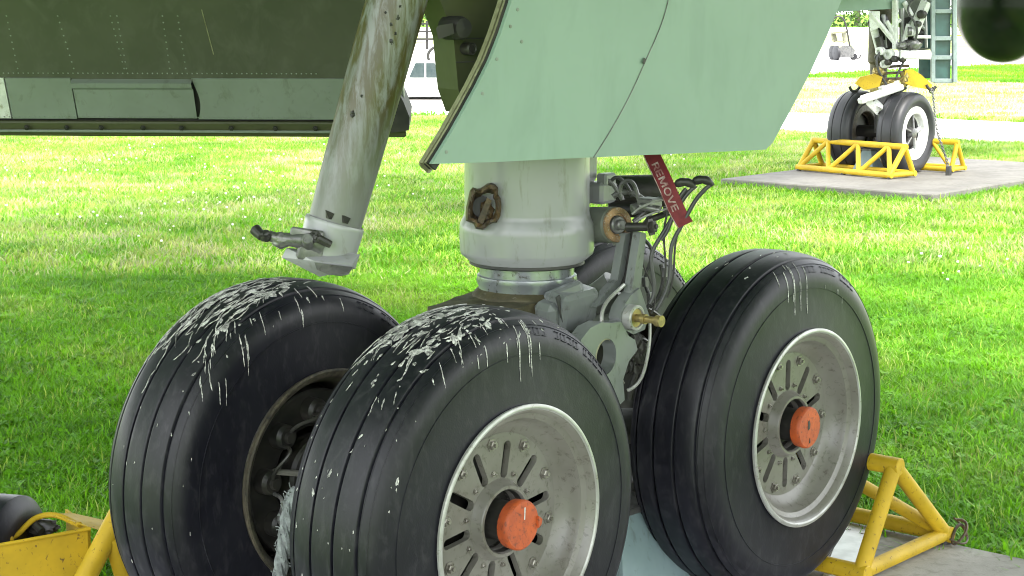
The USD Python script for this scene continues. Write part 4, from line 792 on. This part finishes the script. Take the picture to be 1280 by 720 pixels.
# white pickup in the parking area, seen between brace and door
pk = gz(530, 126, 0); kY = pk[1]; kp = lambda x, y, q=0.: at(x, y, kY + q)
pv = thing('parked_pickup', 'white utility truck parked in the gap between the brace and the mint door', 'truck', pk)
kb = lambda x, y: (kp(x, y)[0] - pk[0], kp(x, y)[2])
obj('body', prism([kb(x, y) for x, y in ((455, 121), (452, 104), (462, 98), (510, 99), (513, 100), (560, 100), (610, 101), (628, 106), (630, 121))], pk + np.array([0, .0, 0]), _R, Z, np.array([0, 1.7, 0])), M['white'], pv, smooth=False)
obj('cab', hull([kp(x, y, q) for q, s in ((.12, 0), (1.58, 0)) for x, y in ((506, 100), (516, 78), (520, 75), (544, 75), (548, 78), (556, 100))]), M['white'], pv, smooth=False)
obj('side_window', prism([kb(x, y) for x, y in ((511, 97), (519, 79), (530, 79), (530, 97))], pk + np.array([0, .10, 0]), _R, Z, np.array([0, .015, 0])), M['tint'], pv, smooth=False)
obj('side_window', prism([kb(x, y) for x, y in ((532.5, 97), (532.5, 79), (543, 79), (550, 97))], pk + np.array([0, .10, 0]), _R, Z, np.array([0, .015, 0])), M['tint'], pv, smooth=False)
obj('roof_light', tube(spline([kp(537, 76, .5), kp(537, 64, .5), kp(545, 59, .5), kp(555, 63, .5), kp(558, 76, .5)], 20), .035, 8), M['dark'], pv)  # dark roll hoop above the cab, not a lamp
for x in (478, 600):
    for q in (.02, 1.5):
        cw = np.array([kp(x, 118)[0], kY + q, .33]); ww = obj('wheel', lathe([(0, .01), (0, .2), (.18, .2), (.18, .01)], cw, np.array([0, 1., 0]), 20), M['plate'], pv); obj('tyre', lathe([(-.01, .2), (-.01, .3), (.03, .33), (.16, .33), (.2, .3), (.2, .2)], cw, np.array([0, 1., 0]), 28), M['rubber_old'], ww)

# dark field fence far behind the truck: each post a part
fY = 95.
fn = thing('field_fence', 'dark post and rail fence far behind the white truck', 'fence', at(540, 45, fY) * np.array([1, 1, 0]))
for k in range(16):
    xx = -14 + k * 1.9; obj('post', box(np.array([xx, fY, .75]), _R * .06, np.array([0, .06, 0]), Z * .75, .01), M['dark'], fn)
for zz in (.55, .95, 1.35): obj('rail', box(np.array([.3, fY - .08, zz]), _R * 14.4, np.array([0, .02, 0]), Z * .05, .008), M['dark'], fn)

# trees on the horizon ---------------------------------------------
def tree(x, y, h, w, seed, label):
    t = thing('shade_tree', label, 'tree', (x, y, 0), 'trees along the far road'); rg = np.random.default_rng(seed)
    obj('trunk', [tube(spline([(x, y, 0), (x + .1, y, h * .25), (x - .1, y, h * .5), (x, y, h * .8)], 12), np.linspace(.035, .010, 12) * h, 8)] + [tube([(x, y, h * (.25 + .08 * k)), (x + math.cos(k * 2.1) * w * .35, y + math.sin(k * 2.1) * w * .35, h * (.5 + .06 * k))], [.012 * h, .004 * h], 6) for k in range(5)], M['bark'], t)
    n = 1500; c = rg.normal(size=(26, 3)); c /= np.linalg.norm(c, axis=1)[:, None]; c *= rg.uniform(.35, 1, (26, 1)); c = c * [w * .5, w * .5, h * .36] + [x, y, h * .62]
    p = c[rg.integers(0, 26, n)] + rg.normal(size=(n, 3)) * [w * .09, w * .09, h * .055]
    u = rg.normal(size=(n, 3)); u /= np.linalg.norm(u, axis=1)[:, None]; v = np.cross(u, rg.normal(size=(n, 3))); v /= np.linalg.norm(v, axis=1)[:, None]; s = h * .035
    V = np.stack([p - u * s, p + v * s * .6, p + u * s, p - v * s * .6], 1).reshape(-1, 3); i = np.arange(n) * 4
    obj('crown', trimesh.Trimesh(V, np.vstack([np.stack([i, i + 1, i + 2], 1), np.stack([i, i + 2, i + 3], 1)]), process=False), M['crown'], t, smooth=False)
for k, (x, y, h, w, lb) in enumerate([(-15, 232, 12, 11, 'dark tree far behind the white truck, left of the roof hoop'), (-8, 238, 13, 10, 'dark tree far behind the white truck, right of the roof hoop'), (38, 236, 11, 12, 'green tree beyond the far road above the mower'), (46, 240, 12, 12, 'green tree beyond the far road just right of the mower'), (54, 236, 11, 11, 'green tree beyond the far road behind the nose leg'), (64, 242, 13, 12, 'tall tree beyond the far road behind the teal framed panel')]):
    tree(x, y, h, w, k, lb)
hd = []
rg = np.random.default_rng(5); n = 9000
p = np.stack([rg.uniform(-80, 130, n), rg.uniform(222, 226, n), rg.uniform(0, 2.6, n) ** 1.0], 1); u = rg.normal(size=(n, 3)); u /= np.linalg.norm(u, axis=1)[:, None]; v = np.cross(u, rg.normal(size=(n, 3))); v /= np.linalg.norm(v, axis=1)[:, None]
V = np.stack([p - u * .3, p + v * .2, p + u * .3, p - v * .2], 1).reshape(-1, 3); i = np.arange(n) * 4
meta(obj('hedge', trimesh.Trimesh(V, np.vstack([np.stack([i, i + 1, i + 2], 1), np.stack([i, i + 2, i + 3], 1)]), process=False), M['crown'], smooth=False), 'long low hedge along the far road under the trees', 'hedge', kind='stuff')

# ------------------------------------------------------------------ grass
def clump(seed, nb, spread, h0, h1, w):
    rg = np.random.default_rng(seed); V, F = [], []
    for _ in range(nb):
        c = np.r_[rg.normal(size=2) * spread, 0]; a = rg.uniform(0, 6.28); hh = rg.uniform(h0, h1); bend = rg.uniform(.2, 1.0) * hh; ww = w * rg.uniform(.6, 1.3)
        dv = np.array([math.cos(a), math.sin(a), 0]); sd = np.array([-dv[1], dv[0], 0]) * ww / 2; k = len(V)
        m1 = c + dv * bend * .35 + Z * hh * .62; tp = c + dv * bend + Z * hh * rg.uniform(.7, 1)
        V += [c - sd, c + sd, m1 + sd * .9, m1 - sd * .9, tp]; F += [(k, k + 1, k + 2), (k, k + 2, k + 3), (k + 3, k + 2, k + 4)]
    return np.array(V), np.array(F)
def clover_leaf(seed, nb, spread, h):
    rg = np.random.default_rng(seed); V, F = [], []
    for _ in range(nb):
        c = np.r_[rg.normal(size=2) * spread, h * rg.uniform(.5, 1.1)]; a0 = rg.uniform(0, 6.28); tilt = rg.normal(size=2) * .35
        for q in range(3):
            a = a0 + q * 2.09; r = .012 * rg.uniform(.8, 1.4); dv = np.array([math.cos(a), math.sin(a), 0]); sd = np.array([-dv[1], dv[0], 0]); k = len(V)
            pts = [c, c + dv * r + sd * r * .7, c + dv * r * 1.7, c + dv * r - sd * r * .7]
            V += [p + Z * ((p - c)[:2] @ tilt) for p in pts]; F += [(k, k + 1, k + 2), (k, k + 2, k + 3)]
    return np.array(V), np.array(F)
def scatter(name, protos, pos, scl, label, cat, rgs):
    path = numbered('/World', name); pi = UsdGeom.PointInstancer.Define(stage, path); meta(pi.GetPrim(), label, cat, kind='stuff'); rel = pi.CreatePrototypesRel()
    for i, ((v, f), m) in enumerate(protos):
        pp = f'{path}/{name}_tuft_{i:03d}'; usdkit.mesh(stage, pp, trimesh.Trimesh(v, f, process=False), m); rel.AddTarget(pp)
    n = len(pos); a = rgs.uniform(0, 6.28, n)
    pi.CreateProtoIndicesAttr(Vt.IntArray.FromNumpy(rgs.integers(0, len(protos), n).astype(np.int32)))
    pi.CreatePositionsAttr(Vt.Vec3fArray.FromNumpy(pos.astype(np.float32)))
    q = np.stack([np.cos(a / 2), 0 * a, 0 * a, np.sin(a / 2)], 1)
    pi.CreateOrientationsAttr(Vt.QuathArray([Gf.Quath(float(x[0]), 0, 0, float(x[3])) for x in q]))
    pi.CreateScalesAttr(Vt.Vec3fArray.FromNumpy((np.ones((n, 3)) * scl[:, None]).astype(np.float32)))
def blocked(P):
    q = P - G0; a, b = q @ T, q @ N
    pad = (a > -2.6) & (a < 1.63) & (b > -1.45) & (b < 3.2) | (a > 12.74) & (a < 17.2) & (b > -8.61) & (b < -5.37)
    return pad | (a > 21.38) & (a < 26.72) | (a > 27.5) & (a < 75) & (b > -75) & (b < -27)
rgs = np.random.default_rng(77)
def field(n, y0, y1, m=1.22):
    y = np.sqrt(rgs.uniform(y0 ** 2, y1 ** 2, n)); x = rgs.uniform(-1, 1, n) * y * .288 * m; P = np.stack([x, y, 0 * x], 1); return P[~blocked(P)]
G = [(clump(s, 30, .045, .045, .10, .0065), M['grass']) for s in range(5)] + [(clover_leaf(9 + s, 16, .045, .055), M['grass']) for s in range(2)] + [(clump(20, 22, .05, .04, .11, .005), M['straw'])]
P = field(26000, 4.6, 13.5); scatter('near_grass', G, P, rgs.uniform(.7, 1.25, len(P)), 'lush green grass around the concrete pads', 'grass', rgs)
G2 = [(clump(40 + s, 34, .09, .05, .11, .010), M['grass'] if s < 3 else M['straw'] if s < 5 else M['overexposed_tint']) for s in range(6)]  # pale clumps mixed in to paint the overexposed distance
P = field(30000, 13.5, 34); scatter('far_grass', G2, P, rgs.uniform(.7, 1.3, len(P)), 'sunlit yellow green grass out to the concrete path', 'grass', rgs)
def overexposed_zone(P): a = (P - G0) @ T; return (a > 26.8) & (a < 43.5) | (a > 59)  # bands painted overexposed; the green gap stands for a shaded strip
P = field(17000, 34, 85); dz = overexposed_zone(P)
G3 = [(clump(60 + k, 30, .22, .05, .11, .025), M['grass']) for k in range(3)]
scatter('distant_grass', G3, P[~dz], rgs.uniform(.7, 1.3, (~dz).sum()), 'green strip of grass far behind the nose wheels', 'grass', rgs)
G4 = [(clump(70 + k, 18, .22, .03, .08, .02), M['overexposed_tint'] if k else M['straw']) for k in range(4)]
scatter('dry_grass', G4, P[dz], rgs.uniform(.7, 1.3, dz.sum()), 'grass painted pale for overexposure just beyond the concrete path', 'grass', rgs)
edge = []
for a0, a1, b0, b1 in ((-2.6, 1.62, -1.45, 3.2), (12.75, 17.2, -8.08, -5.38)):
    for A_, B_ in (((a0, b0), (a1, b0)), ((a1, b0), (a1, b1)), ((a0, b0), (a0, b1)), ((a0, b1), (a1, b1))):
        n = int(34 * math.hypot(A_[0] - B_[0], A_[1] - B_[1])); t_ = rgs.uniform(0, 1, n)[:, None]; q = np.array(A_) * (1 - t_) + np.array(B_) * t_
        cen = np.array([(a0 + a1) / 2, (b0 + b1) / 2]); sg = np.sign(q - cen) * (np.abs(np.abs(q - cen) - np.array([(a1 - a0) / 2, (b1 - b0) / 2])) < 1e-6); q = q + sg * rgs.uniform(-.005, .09, n)[:, None]
        edge.append(G0 + q[:, :1] * T + q[:, 1:] * N)
P = np.concatenate(edge); scatter('edge_grass', G[:5], P, rgs.uniform(.9, 1.7, len(P)), 'longer grass tufts growing against the concrete pad edges', 'grass', rgs)
fl = ball((0, 0, .085), (.010, .010, .009), 1)
c = gz(290, 262, 0); P = np.concatenate([c + rgs.normal(size=(90, 3)) * [.9, 1.5, 0], gz(330, 215, 0) + rgs.normal(size=(50, 3)) * [1.4, 2.0, 0], gz(1240, 350, 0) + rgs.normal(size=(14, 3)) * [.5, .7, 0], gz(60, 215, 0) + rgs.normal(size=(50, 3)) * [1.2, 2.2, 0], gz(760, 225, 0) + rgs.normal(size=(20, 3)) * [1.5, 2.0, 0]])
P = P[~blocked(P)]
scatter('clover_flowers', [((np.array(fl.vertices), np.array(fl.faces)), M['clover'])], P, rgs.uniform(.7, 1.4, len(P)), 'scattered white clover flowers in the lawn left of the brace', 'flowers', rgs)
